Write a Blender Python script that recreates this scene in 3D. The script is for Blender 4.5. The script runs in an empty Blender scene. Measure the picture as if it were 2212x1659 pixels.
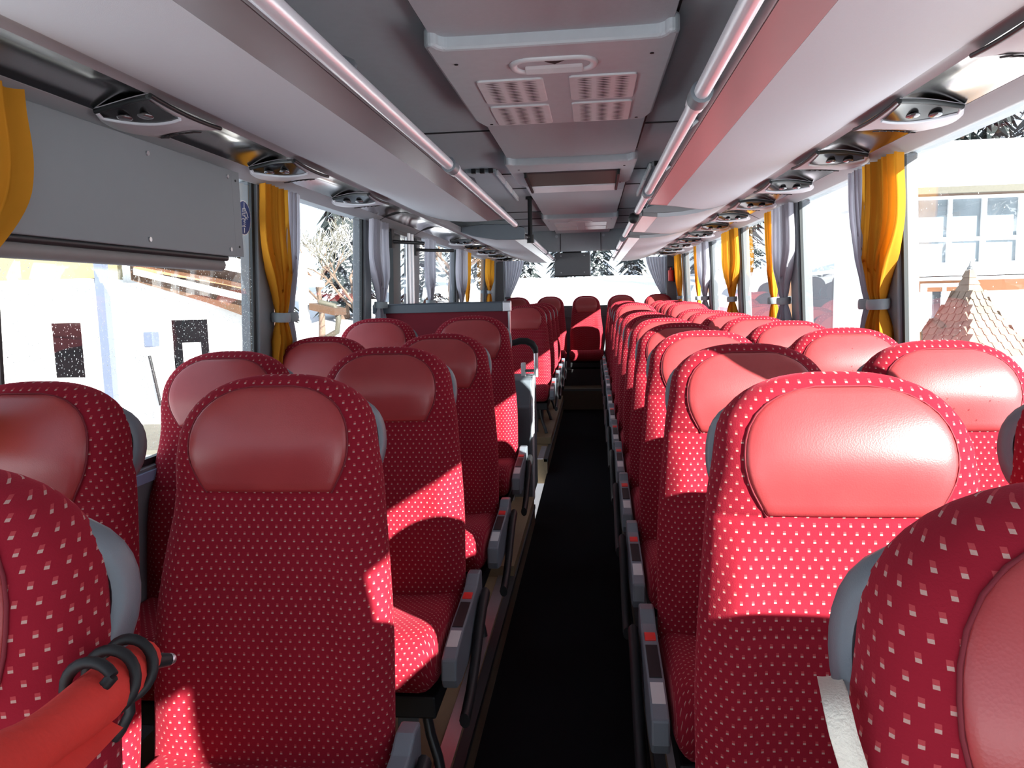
import bpy, math, random
from mathutils import Vector, Matrix
random.seed(7)
C = bpy.context.scene.collection
SC = bpy.context.scene
PI = math.pi
LIFT = 1.37            # camera height above the aisle carpet; everything below is built relative to the eye level

# ------------------------------------------------------------------ materials
def nd(nt, t, **kw):
    n = nt.nodes.new(t)
    for k, v in kw.items():
        setattr(n, k, v)
    return n

def lk(nt, a, b):
    nt.links.new(a, b)

def math_node(nt, op, a, b=None):
    n = nd(nt, 'ShaderNodeMath', operation=op)
    for i, v in enumerate((a, b)):
        if v is None:
            continue
        if hasattr(v, 'links'):
            lk(nt, v, n.inputs[i])
        else:
            n.inputs[i].default_value = v
    return n.outputs[0]

def rgba(c):
    return (c[0], c[1], c[2], 1.0)

def base_mat(name):
    m = bpy.data.materials.new(name)
    m.use_nodes = True
    nt = m.node_tree
    b = nt.nodes['Principled BSDF']
    return m, nt, b

def mat(name, col, rough=.6, metal=0., var=.06, scale=30., bump=0., bscale=200., spec=.5, coat=0.):
    m, nt, b = base_mat(name)
    b.inputs['Roughness'].default_value = rough
    b.inputs['Metallic'].default_value = metal
    b.inputs['Specular IOR Level'].default_value = spec
    b.inputs['Coat Weight'].default_value = coat
    tc = nd(nt, 'ShaderNodeTexCoord')
    n = nd(nt, 'ShaderNodeTexNoise')
    n.inputs['Scale'].default_value = scale
    n.inputs['Detail'].default_value = 4
    lk(nt, tc.outputs['Object'], n.inputs['Vector'])
    mx = nd(nt, 'ShaderNodeMix', data_type='RGBA')
    mx.inputs[6].default_value = rgba([c * (1 - var) for c in col])
    mx.inputs[7].default_value = rgba([min(1, c * (1 + var)) for c in col])
    lk(nt, n.outputs['Fac'], mx.inputs[0])
    lk(nt, mx.outputs[2], b.inputs['Base Color'])
    if bump > 0:
        n2 = nd(nt, 'ShaderNodeTexNoise')
        n2.inputs['Scale'].default_value = bscale
        n2.inputs['Detail'].default_value = 3
        lk(nt, tc.outputs['Object'], n2.inputs['Vector'])
        bp = nd(nt, 'ShaderNodeBump')
        bp.inputs['Strength'].default_value = bump
        bp.inputs['Distance'].default_value = .002
        lk(nt, n2.outputs['Fac'], bp.inputs['Height'])
        lk(nt, bp.outputs[0], b.inputs['Normal'])
    return m

def fabric_mat():
    """red moquette woven with small two-tone rectangular flecks in staggered rows (UV in metres)"""
    m, nt, b = base_mat('red_moquette')
    uv = nd(nt, 'ShaderNodeUVMap')
    s = nd(nt, 'ShaderNodeSeparateXYZ')
    lk(nt, uv.outputs[0], s.inputs[0])
    P, Q = .0180, .0130
    row = math_node(nt, 'FLOOR', math_node(nt, 'DIVIDE', s.outputs[1], Q))
    par = math_node(nt, 'MULTIPLY', math_node(nt, 'MODULO', math_node(nt, 'ADD', row, 1000), 2), .5)
    fu = math_node(nt, 'FRACT', math_node(nt, 'ADD', math_node(nt, 'ADD', math_node(nt, 'DIVIDE', s.outputs[0], P), par), 500))
    fv = math_node(nt, 'FRACT', math_node(nt, 'ADD', math_node(nt, 'DIVIDE', s.outputs[1], Q), 500))
    inu = math_node(nt, 'LESS_THAN', math_node(nt, 'ABSOLUTE', math_node(nt, 'SUBTRACT', fu, .5)), .115)
    lo = math_node(nt, 'LESS_THAN', math_node(nt, 'ABSOLUTE', math_node(nt, 'SUBTRACT', fv, .40)), .10)
    hi = math_node(nt, 'LESS_THAN', math_node(nt, 'ABSOLUTE', math_node(nt, 'SUBTRACT', fv, .63)), .13)
    wmask = math_node(nt, 'MULTIPLY', inu, lo)
    pmask = math_node(nt, 'MULTIPLY', inu, hi)
    tc = nd(nt, 'ShaderNodeTexCoord')
    n = nd(nt, 'ShaderNodeTexNoise')
    n.inputs['Scale'].default_value = 9
    n.inputs['Detail'].default_value = 6
    lk(nt, tc.outputs['Object'], n.inputs['Vector'])
    m0 = nd(nt, 'ShaderNodeMix', data_type='RGBA')
    m0.inputs[6].default_value = (.20, .007, .018, 1)
    m0.inputs[7].default_value = (.27, .012, .027, 1)
    lk(nt, n.outputs['Fac'], m0.inputs[0])
    m1 = nd(nt, 'ShaderNodeMix', data_type='RGBA')
    m1.inputs[7].default_value = (.36, .045, .055, 1)
    lk(nt, pmask, m1.inputs[0]); lk(nt, m0.outputs[2], m1.inputs[6])
    m2 = nd(nt, 'ShaderNodeMix', data_type='RGBA')
    m2.inputs[7].default_value = (.43, .27, .24, 1)
    lk(nt, wmask, m2.inputs[0]); lk(nt, m1.outputs[2], m2.inputs[6])
    lk(nt, m2.outputs[2], b.inputs['Base Color'])
    b.inputs['Roughness'].default_value = .95
    b.inputs['Specular IOR Level'].default_value = .15
    b.inputs['Sheen Weight'].default_value = .25
    b.inputs['Sheen Roughness'].default_value = .4
    b.inputs['Sheen Tint'].default_value = (.9, .12, .18, 1)
    n2 = nd(nt, 'ShaderNodeTexNoise')
    n2.inputs['Scale'].default_value = 500
    lk(nt, tc.outputs['Object'], n2.inputs['Vector'])
    bp = nd(nt, 'ShaderNodeBump')
    bp.inputs['Strength'].default_value = .35
    bp.inputs['Distance'].default_value = .001
    lk(nt, n2.outputs['Fac'], bp.inputs['Height'])
    lk(nt, bp.outputs[0], b.inputs['Normal'])
    return m

def leather_mat():
    m, nt, b = base_mat('red_leather')
    tc = nd(nt, 'ShaderNodeTexCoord')
    n = nd(nt, 'ShaderNodeTexNoise')
    n.inputs['Scale'].default_value = 14
    n.inputs['Detail'].default_value = 5
    lk(nt, tc.outputs['Object'], n.inputs['Vector'])
    mx = nd(nt, 'ShaderNodeMix', data_type='RGBA')
    mx.inputs[6].default_value = (.29, .031, .037, 1)
    mx.inputs[7].default_value = (.36, .047, .050, 1)
    lk(nt, n.outputs['Fac'], mx.inputs[0])
    lk(nt, mx.outputs[2], b.inputs['Base Color'])
    b.inputs['Roughness'].default_value = .36
    b.inputs['Specular IOR Level'].default_value = .55
    v = nd(nt, 'ShaderNodeTexVoronoi')
    v.inputs['Scale'].default_value = 420
    lk(nt, tc.outputs['Object'], v.inputs['Vector'])
    bp = nd(nt, 'ShaderNodeBump')
    bp.inputs['Strength'].default_value = .12
    bp.inputs['Distance'].default_value = .0008
    lk(nt, v.outputs['Distance'], bp.inputs['Height'])
    lk(nt, bp.outputs[0], b.inputs['Normal'])
    return m

def glass_mat(name, tint=(.94, .97, .96)):
    m = bpy.data.materials.new(name)
    m.use_nodes = True
    nt = m.node_tree
    nt.nodes.clear()
    out = nd(nt, 'ShaderNodeOutputMaterial')
    tr = nd(nt, 'ShaderNodeBsdfTransparent')
    tr.inputs[0].default_value = rgba(tint)
    gl = nd(nt, 'ShaderNodeBsdfGlossy')
    gl.inputs['Roughness'].default_value = .01
    ge = nd(nt, 'ShaderNodeNewGeometry')
    dp = nd(nt, 'ShaderNodeVectorMath', operation='DOT_PRODUCT')
    lk(nt, ge.outputs['Incoming'], dp.inputs[0]); lk(nt, ge.outputs['Normal'], dp.inputs[1])
    ic = math_node(nt, 'SUBTRACT', 1.0, math_node(nt, 'ABSOLUTE', dp.outputs['Value']))
    fac = math_node(nt, 'ADD', .07, math_node(nt, 'MULTIPLY', math_node(nt, 'POWER', ic, 4.6), .88))
    mx = nd(nt, 'ShaderNodeMixShader')
    lk(nt, fac, mx.inputs[0]); lk(nt, tr.outputs[0], mx.inputs[1]); lk(nt, gl.outputs[0], mx.inputs[2])
    lk(nt, mx.outputs[0], out.inputs[0])
    return m

def cloth_mat(name, col, tr_col, tr=.35):
    m = bpy.data.materials.new(name)
    m.use_nodes = True
    nt = m.node_tree
    nt.nodes.clear()
    out = nd(nt, 'ShaderNodeOutputMaterial')
    tc = nd(nt, 'ShaderNodeTexCoord')
    n = nd(nt, 'ShaderNodeTexNoise')
    n.inputs['Scale'].default_value = 25
    lk(nt, tc.outputs['Object'], n.inputs['Vector'])
    mx = nd(nt, 'ShaderNodeMix', data_type='RGBA')
    mx.inputs[6].default_value = rgba([c * .88 for c in col])
    mx.inputs[7].default_value = rgba(col)
    lk(nt, n.outputs['Fac'], mx.inputs[0])
    d = nd(nt, 'ShaderNodeBsdfDiffuse')
    lk(nt, mx.outputs[2], d.inputs[0])
    t = nd(nt, 'ShaderNodeBsdfTranslucent')
    t.inputs[0].default_value = rgba(tr_col)
    ms = nd(nt, 'ShaderNodeMixShader')
    ms.inputs[0].default_value = tr
    lk(nt, d.outputs[0], ms.inputs[1]); lk(nt, t.outputs[0], ms.inputs[2])
    lk(nt, ms.outputs[0], out.inputs[0])
    return m

def snowy_mat(name, col, snow=.45, scale=3., ):
    """dark growth carrying snow on the faces that look up"""
    m, nt, b = base_mat(name)
    g = nd(nt, 'ShaderNodeNewGeometry')
    s = nd(nt, 'ShaderNodeSeparateXYZ')
    lk(nt, g.outputs['Normal'], s.inputs[0])
    tc = nd(nt, 'ShaderNodeTexCoord')
    n = nd(nt, 'ShaderNodeTexNoise')
    n.inputs['Scale'].default_value = scale
    n.inputs['Detail'].default_value = 5
    lk(nt, tc.outputs['Object'], n.inputs['Vector'])
    f = math_node(nt, 'GREATER_THAN', math_node(nt, 'ADD', math_node(nt, 'MULTIPLY', s.outputs[2], .5), n.outputs['Fac']), 1.0 - snow)
    mx = nd(nt, 'ShaderNodeMix', data_type='RGBA')
    mx.inputs[6].default_value = rgba(col)
    mx.inputs[7].default_value = (.86, .88, .92, 1)
    lk(nt, f, mx.inputs[0])
    lk(nt, mx.outputs[2], b.inputs['Base Color'])
    b.inputs['Roughness'].default_value = .9
    return m

def emis_free_white(name, col=(.86, .87, .9), rough=.9):
    return mat(name, col, rough, var=.03, scale=2, bump=.4, bscale=6)

M = dict(
    fabric=fabric_mat(), leather=leather_mat(),
    glass=glass_mat('window_glass'),
    piping=mat('dark_red_piping', (.16, .01, .02), .8),
    handle=mat('grey_blue_plastic', (.13, .155, .18), .42, bump=.15, bscale=700),
    console=mat('slate_plastic', (.15, .175, .205), .38, bump=.12, bscale=700),
    black=mat('black_plastic', (.012, .013, .015), .5, spec=.3),
    blackmetal=mat('black_steel', (.018, .019, .022), .35),
    greymetal=mat('grey_steel', (.10, .115, .12), .45),
    red=mat('red_plastic', (.75, .02, .015), .35),
    plate=mat('pale_number_plate', (.55, .56, .56), .5),
    carpet=mat('black_carpet', (.010, .010, .012), 1., var=.5, scale=400, bump=.8, bscale=900, spec=.05),
    beige=mat('beige_floor_covering', (.23, .165, .09), .55, var=.12, scale=60),
    brown=mat('brown_kick_board', (.115, .088, .055), .6, var=.12),
    alu=mat('brushed_aluminium', (.62, .62, .65), .4, 1.),
    wall=mat('grey_wall_panel', (.17, .185, .205), .6, bump=.15),
    pillar=mat('grey_pillar_trim', (.17, .19, .21), .5, bump=.1),
    rubber=mat('black_rubber', (.012, .016, .018), .5),
    panel=mat('pale_rack_panel', (.50, .525, .565), .75, var=.02, scale=120, bump=.2, bscale=900),
    strip=mat('grey_glossy_strip', (.27, .26, .27), .26, var=.02, spec=.8),
    valance=mat('warm_grey_trim', (.30, .30, .315), .6, var=.02, bump=.12, bscale=900),
    ceil_dark=mat('grey_ceiling_cloth', (.45, .50, .535), .9, var=.05, bump=.25, bscale=600),
    ceil_panel=mat('taupe_ceiling_panel', (.54, .58, .62), .9, var=.04, scale=80, bump=.3, bscale=600),
    hatch=mat('pale_grey_moulding', (.61, .67, .71), .5, bump=.1, bscale=900),
    hatch_white=mat('white_moulding', (.82, .86, .88), .35),
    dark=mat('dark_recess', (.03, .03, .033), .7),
    chrome=mat('chrome', (.80, .82, .88), .32, .45, var=.02),
    mirror=mat('mirror_trim', (.56, .55, .55), .15, 1., var=.03, scale=4),
    psu=mat('silver_plastic', (.48, .47, .50), .45, bump=.1, bscale=900),
    psu_rim=mat('silver_bezel', (.62, .65, .70), .3),
    gloss_black=mat('gloss_black', (.012, .012, .013), .18, spec=.35),
    lens=mat('clear_lens', (.22, .22, .23), .06, .7),
    board=mat('grey_sheet_metal', (.20, .225, .245), .55, var=.02, bump=.1, bscale=1200),
    tv=mat('dark_grey_casing', (.10, .105, .115), .55, bump=.2, bscale=900),
    ochre=cloth_mat('ochre_curtain', (.60, .27, .03), (.85, .42, .04), .38),
    grey=cloth_mat('grey_curtain', (.42, .41, .46), (.70, .70, .78), .30),
    tie=mat('grey_tieback', (.25, .29, .31), .6),
    redcloth=mat('plain_red_cloth', (.17, .010, .022), .9, var=.08, bump=.3, bscale=500),
    slate=mat('slate_blue_cap', (.10, .125, .15), .45),
    sticker=mat('navy_blue_sticker', (.02, .06, .22), .4),
    white=mat('white_paint', (.82, .82, .82), .5, var=.02),
    umbrella=mat('bright_red_nylon', (.62, .035, .025), .75, var=.1, scale=40, bump=.4, bscale=120),
    webbing=mat('ivory_webbing', (.68, .65, .57), .85, var=.1, scale=200, bump=.6, bscale=400),
    glint_drops=cloth_mat('water_beads', (.80, .80, .74), (.9, .9, .85), .6),  # whitish bead colour stands in for sun glints refracted by clear water
    snow=emis_free_white('snow'),
    render=mat('white_render', (.84, .83, .80), .9, var=.03, scale=3, bump=.2, bscale=30),
    orange=mat('orange_render', (.34, .15, .075), .9, var=.06, scale=3),
    timber=mat('brown_timber', (.08, .04, .02), .7, var=.25, scale=12),
    copper=mat('weathered_gutter', (.08, .075, .055), .6, var=.2),
    pane=mat('dark_window_pane', (.04, .05, .06), .05, spec=.8),
    pane_blue=mat('reflecting_pane', (.20, .24, .27), .06, spec=.9, var=.5, scale=1.5),
    shingle=mat('wooden_shingle', (.20, .145, .11), .85, var=.35, scale=8, bump=.4, bscale=60),
    steel=mat('dark_spire_metal', (.06, .07, .08), .4, .6),
    asphalt=mat('wet_paving', (.11, .105, .085), .8, var=.25, scale=5),
    pipe_blue=mat('blue_drainpipe', (.09, .11, .16), .5),
    conifer=snowy_mat('snowy_conifer', (.014, .022, .022), .10, 6.),
    frost=snowy_mat('frosted_twig', (.13, .12, .09), .38, 6.),
    bark=mat('bark', (.16, .11, .08), .9, var=.3, scale=20),
)

# ------------------------------------------------------------------ geometry helpers
class G:
    def __init__(s):
        s.v, s.f, s.uv = [], [], None
    def add(s, vs, fs):
        o = len(s.v)
        s.v += [tuple(p) for p in vs]
        s.f += [tuple(i + o for i in f) for f in fs]
        return s
    def box(s, x0, x1, y0, y1, z0, z1):
        vs = [(x, y, z) for z in (z0, z1) for y in (y0, y1) for x in (x0, x1)]
        return s.add(vs, [(0, 2, 3, 1), (4, 5, 7, 6), (0, 1, 5, 4), (2, 6, 7, 3), (0, 4, 6, 2), (1, 3, 7, 5)])
    def obox(s, c, ax, ay, az):
        """box from a centre and three half-axis vectors"""
        c, ax, ay, az = map(Vector, (c, ax, ay, az))
        vs = [c + i * ax + j * ay + k * az for k in (-1, 1) for j in (-1, 1) for i in (-1, 1)]
        return s.add(vs, [(0, 2, 3, 1), (4, 5, 7, 6), (0, 1, 5, 4), (2, 6, 7, 3), (0, 4, 6, 2), (1, 3, 7, 5)])
    def grid(s, rows, closed_u=False):
        n = len(rows[0])
        vs = [p for r in rows for p in r]
        fs = []
        for i in range(len(rows) - 1):
            for j in range(n if closed_u else n - 1):
                a, b = i * n + j, i * n + (j + 1) % n
                fs.append((a, b, b + n, a + n))
        return s.add(vs, fs)
    def prism_y(s, poly, y0, y1):
        """polygon in xz extruded along y"""
        n = len(poly)
        vs = [(x, y0, z) for x, z in poly] + [(x, y1, z) for x, z in poly]
        fs = [tuple(range(n)), tuple(range(2 * n - 1, n - 1, -1))]
        fs += [(i, i + n, (i + 1) % n + n, (i + 1) % n) for i in range(n)]
        return s.add(vs, fs)
    def prism_x(s, poly, x0, x1):
        """polygon in yz extruded along x"""
        n = len(poly)
        vs = [(x0, y, z) for y, z in poly] + [(x1, y, z) for y, z in poly]
        fs = [tuple(range(n)), tuple(range(2 * n - 1, n - 1, -1))]
        fs += [(i, i + n, (i + 1) % n + n, (i + 1) % n) for i in range(n)]
        return s.add(vs, fs)
    def prism_z(s, poly, z0, z1):
        n = len(poly)
        vs = [(x, y, z0) for x, y in poly] + [(x, y, z1) for x, y in poly]
        fs = [tuple(range(n)), tuple(range(2 * n - 1, n - 1, -1))]
        fs += [(i, i + n, (i + 1) % n + n, (i + 1) % n) for i in range(n)]
        return s.add(vs, fs)
    def tube(s, pts, r, n=10, r2=None, cap=True, up=None):
        """round or flattened tube along a path; r may be a list"""
        P = [Vector(p) for p in pts]
        m = len(P)
        R = r if isinstance(r, (list, tuple)) else [r] * m
        rows = []
        ref = Vector(up) if up else None
        prev = None
        for i in range(m):
            t = (P[min(i + 1, m - 1)] - P[max(i - 1, 0)]).normalized()
            if ref is not None:
                b = (ref - t * ref.dot(t)).normalized()
            elif prev is None:
                q = Vector((0, 0, 1)) if abs(t.z) < .9 else Vector((1, 0, 0))
                b = (q - t * q.dot(t)).normalized()
            else:
                b = (prev - t * prev.dot(t)).normalized()
            prev = b
            a = t.cross(b)
            rb = (r2 if r2 is not None else R[i])
            rows.append([P[i] + a * (R[i] * math.cos(2 * PI * k / n)) + b * (rb * math.sin(2 * PI * k / n)) for k in range(n)])
        o = len(s.v)
        s.grid(rows, True)
        if cap:
            s.f.append(tuple(o + k for k in range(n))[::-1])
            s.f.append(tuple(o + (m - 1) * n + k for k in range(n)))
        return s
    def ball(s, c, r, n=10, sc=(1, 1, 1)):
        rows = []
        for i in range(n + 1):
            a = PI * i / n
            rr = max(math.sin(a), 1e-4)
            rows.append([(c[0] + r * sc[0] * rr * math.cos(2 * PI * k / (2 * n)), c[1] + r * sc[1] * rr * math.sin(2 * PI * k / (2 * n)), c[2] + r * sc[2] * math.cos(a)) for k in range(2 * n)])
        return s.grid(rows[::-1], True)
    def make(s, name, material, parent=None, smooth=None, bevel=0., kind=None, uvs=None):
        me = bpy.data.meshes.new(name)
        me.from_pydata(s.v, [], s.f)
        me.validate()
        me.materials.append(material)
        if uvs:
            lay = me.uv_layers.new(name='UVMap')
            for lp in me.loops:
                lay.data[lp.index].uv = uvs[lp.vertex_index]
        if smooth is not None:
            for p in me.polygons:
                p.use_smooth = True
            me.set_sharp_from_angle(angle=math.radians(smooth))
        me.update()
        o = bpy.data.objects.new(name, me)
        C.objects.link(o)
        if bevel > 0:
            b = o.modifiers.new('bevel', 'BEVEL')
            b.width = bevel
            b.segments = 2
            b.limit_method = 'ANGLE'
            b.angle_limit = math.radians(40)
        if parent is not None:
            o.parent = parent
        if kind:
            o['kind'] = kind
        return o

def flip_ok(o):
    """make normals consistent, facing out"""
    import bmesh
    bm = bmesh.new()
    bm.from_mesh(o.data)
    bmesh.ops.recalc_face_normals(bm, faces=bm.faces)
    bm.to_mesh(o.data)
    bm.free()
    return o

def thing(name, label, cat, loc=(0, 0, 0), group=None, rz=0):
    o = bpy.data.objects.new(name, None)
    o.empty_display_size = .1
    C.objects.link(o)
    o.location = loc
    o.rotation_euler = (0, 0, rz)
    return tag(o, label, cat, group)

def tag(o, label, cat, group=None, kind=None):
    o['label'] = label
    o['category'] = cat
    if group:
        o['group'] = group
    if kind:
        o['kind'] = kind
    return o

def dup(root, loc, label, group=None, rz=None):
    r = root.copy()
    C.objects.link(r)
    r.location = loc
    if rz is not None:
        r.rotation_euler = (0, 0, rz)
    r['label'] = label
    if group:
        r['group'] = group
    for ch in list(root.children):
        c = ch.copy(); C.objects.link(c); c.parent = r
        for g in ch.children:
            d = g.copy(); C.objects.link(d); d.parent = c
    return r

def sstep(a, b, x):
    t = max(0., min(1., (x - a) / (b - a)))
    return t * t * (3 - 2 * t)

# ------------------------------------------------------------------ camera
# optical axis 172 px left of and 193 px below the vanishing point of the coach's long lines
FPX = 1600.
vx, vy, th = 1280.2 - 1106, 636.2 - 829.5, .0118
Yc = Vector((vx, vy, FPX)).normalized()
Uc = Vector((-math.sin(th), -math.cos(th), 0)); Uc = (Uc - Yc * Uc.dot(Yc)).normalized()
Xc = Yc.cross(Uc)
if Xc.x < 0:
    Xc = -Xc
# rows of camera frame (right, up, back) expressed in world axes (X, Y, Z)
right = Vector((Xc.x, Yc.x, Uc.x)); down = Vector((Xc.y, Yc.y, Uc.y)); fwd = Vector((Xc.z, Yc.z, Uc.z))
R = Matrix((right, -down, -fwd)).transposed()
cam_d = bpy.data.cameras.new('camera')
cam_d.sensor_width = 36
cam_d.lens = 36 * FPX / 2212
cam_d.clip_start = .02
cam_d.clip_end = 400
cam = bpy.data.objects.new('camera', cam_d)
C.objects.link(cam)
cam.matrix_world = Matrix.Translation((.105, 0, 0)) @ R.to_4x4()
SC.camera = cam

# ------------------------------------------------------------------ seats
ZT = 1.115
def SW(z, side, hs):
    """half width of the backrest on one side at height z; the handle side is waisted"""
    w = .206 + .031 * (1 - sstep(.58, 1.0, z))
    if side == hs:
        w -= .009 * math.exp(-((z - .99) / .05) ** 2)
    else:
        w -= .004 * math.exp(-((z - .86) / .06) ** 2)
    if z > .955:
        t = min(1., (z - .955) / (ZT - .955))
        w = min(w, .203) * max(0., 1 - t ** 2.5) ** (1 / 2.5)
    return max(w, .004)

def s_yc(z):
    return -(ZT - z) * .20 - .012 * math.sin(PI * sstep(.4, .9, z))

def s_taper(z):
    return 1. if z < 1.035 else max(.03, 1 - ((z - 1.035) / (ZT - 1.035)) ** 2.2) ** .5

def s_tf(z):
    t = .052 + .026 * math.exp(-((z - .99) / .075) ** 2)
    t -= .005 * math.exp(-((z - .895) / .006) ** 2)
    t -= .004 * math.exp(-((z - .72) / .006) ** 2)
    return t * s_taper(z)

NSE = 3.2
def s_bolster(f, z):
    return .018 * math.exp(-((f - .76) / .15) ** 2) * sstep(.40, .5, z) * (1 - sstep(.78, .90, z))

def s_front(x, z, hs):
    sd = 1 if x >= 0 else -1
    w = SW(z, sd, hs)
    f = min(1., abs(x) / w)
    s = f ** (NSE / 2)
    c = math.sqrt(max(0., 1 - s * s))
    return s_yc(z) - s_tf(z) * c ** (2 / NSE) - s_bolster(f, z)

ZR = [.36, .39, .42, .46, .50, .54, .58, .62, .66, .69, .708, .714, .72, .726, .733, .76, .79, .82, .85, .872, .884, .890, .895, .900, .906, .92,
      .94, .955, .975, .995, 1.012, 1.03, 1.045, 1.06, 1.073, 1.084, 1.093, 1.101, 1.107, 1.1115, 1.114]
def backrest(hs):
    g = G(); uvs = []
    n = 44
    rows = []
    for z in ZR:
        row = []
        for k in range(n):
            a = 2 * PI * k / n - PI
            s, c = math.sin(a), math.cos(a)
            sd = 1 if s >= 0 else -1
            w = SW(z, sd, hs)
            f = abs(s) ** (2 / NSE)
            x = sd * w * f
            if c >= 0:
                y = s_yc(z) - s_tf(z) * abs(c) ** (2 / NSE) - s_bolster(f, z)
            else:
                y = s_yc(z) + .050 * s_taper(z) * abs(c) ** (2 / NSE)
            row.append((x, y, z))
        # arc length from the front centre
        L = [0.] * n
        mid = n // 2
        for k in range(mid + 1, n):
            L[k] = L[k - 1] + math.dist(row[k], row[k - 1])
        for k in range(mid - 1, -1, -1):
            L[k] = L[k + 1] - math.dist(row[k], row[k + 1])
        rows.append(row)
        vlen = z * 1.02
        uvs += [(L[k], vlen) for k in range(n)]
    g.grid(rows, True)
    top = len(g.v)
    g.v.append((0, s_yc(ZT), ZT)); uvs.append((0, ZT * 1.02))
    b = top - n
    for k in range(n):
        g.f.append((b + k, b + (k + 1) % n, top))
    g.f.append(tuple(range(n))[::-1])
    return g, uvs

def patch_w(z):
    if z < .985:
        return .124 + .034 * math.sin(PI / 2 * max(0., min(1., (z - .897) / .088)))
    t = min(1., (z - .985) / .112)
    return max(.012, .158 * max(0., 1 - t ** 2.5) ** (1 / 2.5))

def head_patch(hs):
    g = G(); rows = []
    zs = [.8965, .900, .908, .92, .935, .95, .965, .98, .995, 1.01, 1.025, 1.04, 1.053, 1.065, 1.076, 1.085, 1.091, 1.0955]
    ts = [-1, -.985, -.95, -.85, -.7, -.5, -.25, 0, .25, .5, .7, .85, .95, .985, 1]
    for i, z in enumerate(zs):
        row = []
        for j, t in enumerate(ts):
            x = t * patch_w(z)
            e = 1.
            if abs(t) >= 1 or i in (0, len(zs) - 1):
                e = -.5
            elif abs(t) > .98 or i == 1:
                e = .55
            row.append((x, s_front(x, z, hs) - .0055 * e, z))
        rows.append(row)
    return g.grid(rows)

def patch_piping(hs):
    pts = []
    zs = [.8965, .915, .935, .955, .975, .995, 1.015, 1.035, 1.055, 1.07, 1.082, 1.090, 1.0955]
    for z in zs:
        x = -patch_w(z); pts.append((x, s_front(x, z, hs) - .0015, z))
    for z in zs[::-1]:
        x = patch_w(z); pts.append((x, s_front(x, z, hs) - .0015, z))
    return G().tube(pts, .0019, 6)

def cushion():
    g = G(); uvs = []; rows = []
    prof = [(-.10, .30), (-.10, .385), (-.12, .408), (-.18, .412), (-.26, .418), (-.34, .430), (-.42, .442), (-.49, .447), (-.535, .440), (-.565, .420),
            (-.580, .392), (-.582, .360), (-.575, .330), (-.555, .308), (-.52, .298), (-.35, .292), (-.2, .292)]
    cy, cz = -.34, .365
    n = len(prof)
    W, r = .236, .045
    xs = [-1, -.997, -.985, -.96, -.92, -.87, -.8, -.6, -.3, 0, .3, .6, .8, .87, .92, .96, .985, .997, 1]
    for t in xs:
        x = t * W
        over = max(0., abs(x) - (W - r)) / r
        d = r * (1 - math.sqrt(max(0., 1 - over * over)))
        dip = .010 * (1 - (abs(t)) ** 3) 
        row = []; L = 0.; last = None
        for (y, z) in prof:
            vy_, vz_ = y - cy, z - cz
            q = (y - (d * (1 if vy_ > 0 else -1)) * min(1, abs(vy_) / .2), z - (d * (1 if vz_ > 0 else -1)) * min(1, abs(vz_) / .05) - (dip if z > .405 else 0))
            if last is not None:
                L += math.dist(q, last)
            last = q
            row.append((x, q[0], q[1])); uvs.append((x, L))
        rows.append(row)
    g.grid(rows, True)
    g.f.append(tuple(range(n))[::-1]); o = (len(xs) - 1) * n
    g.f.append(tuple(o + k for k in range(n)))
    return g, uvs

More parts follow.
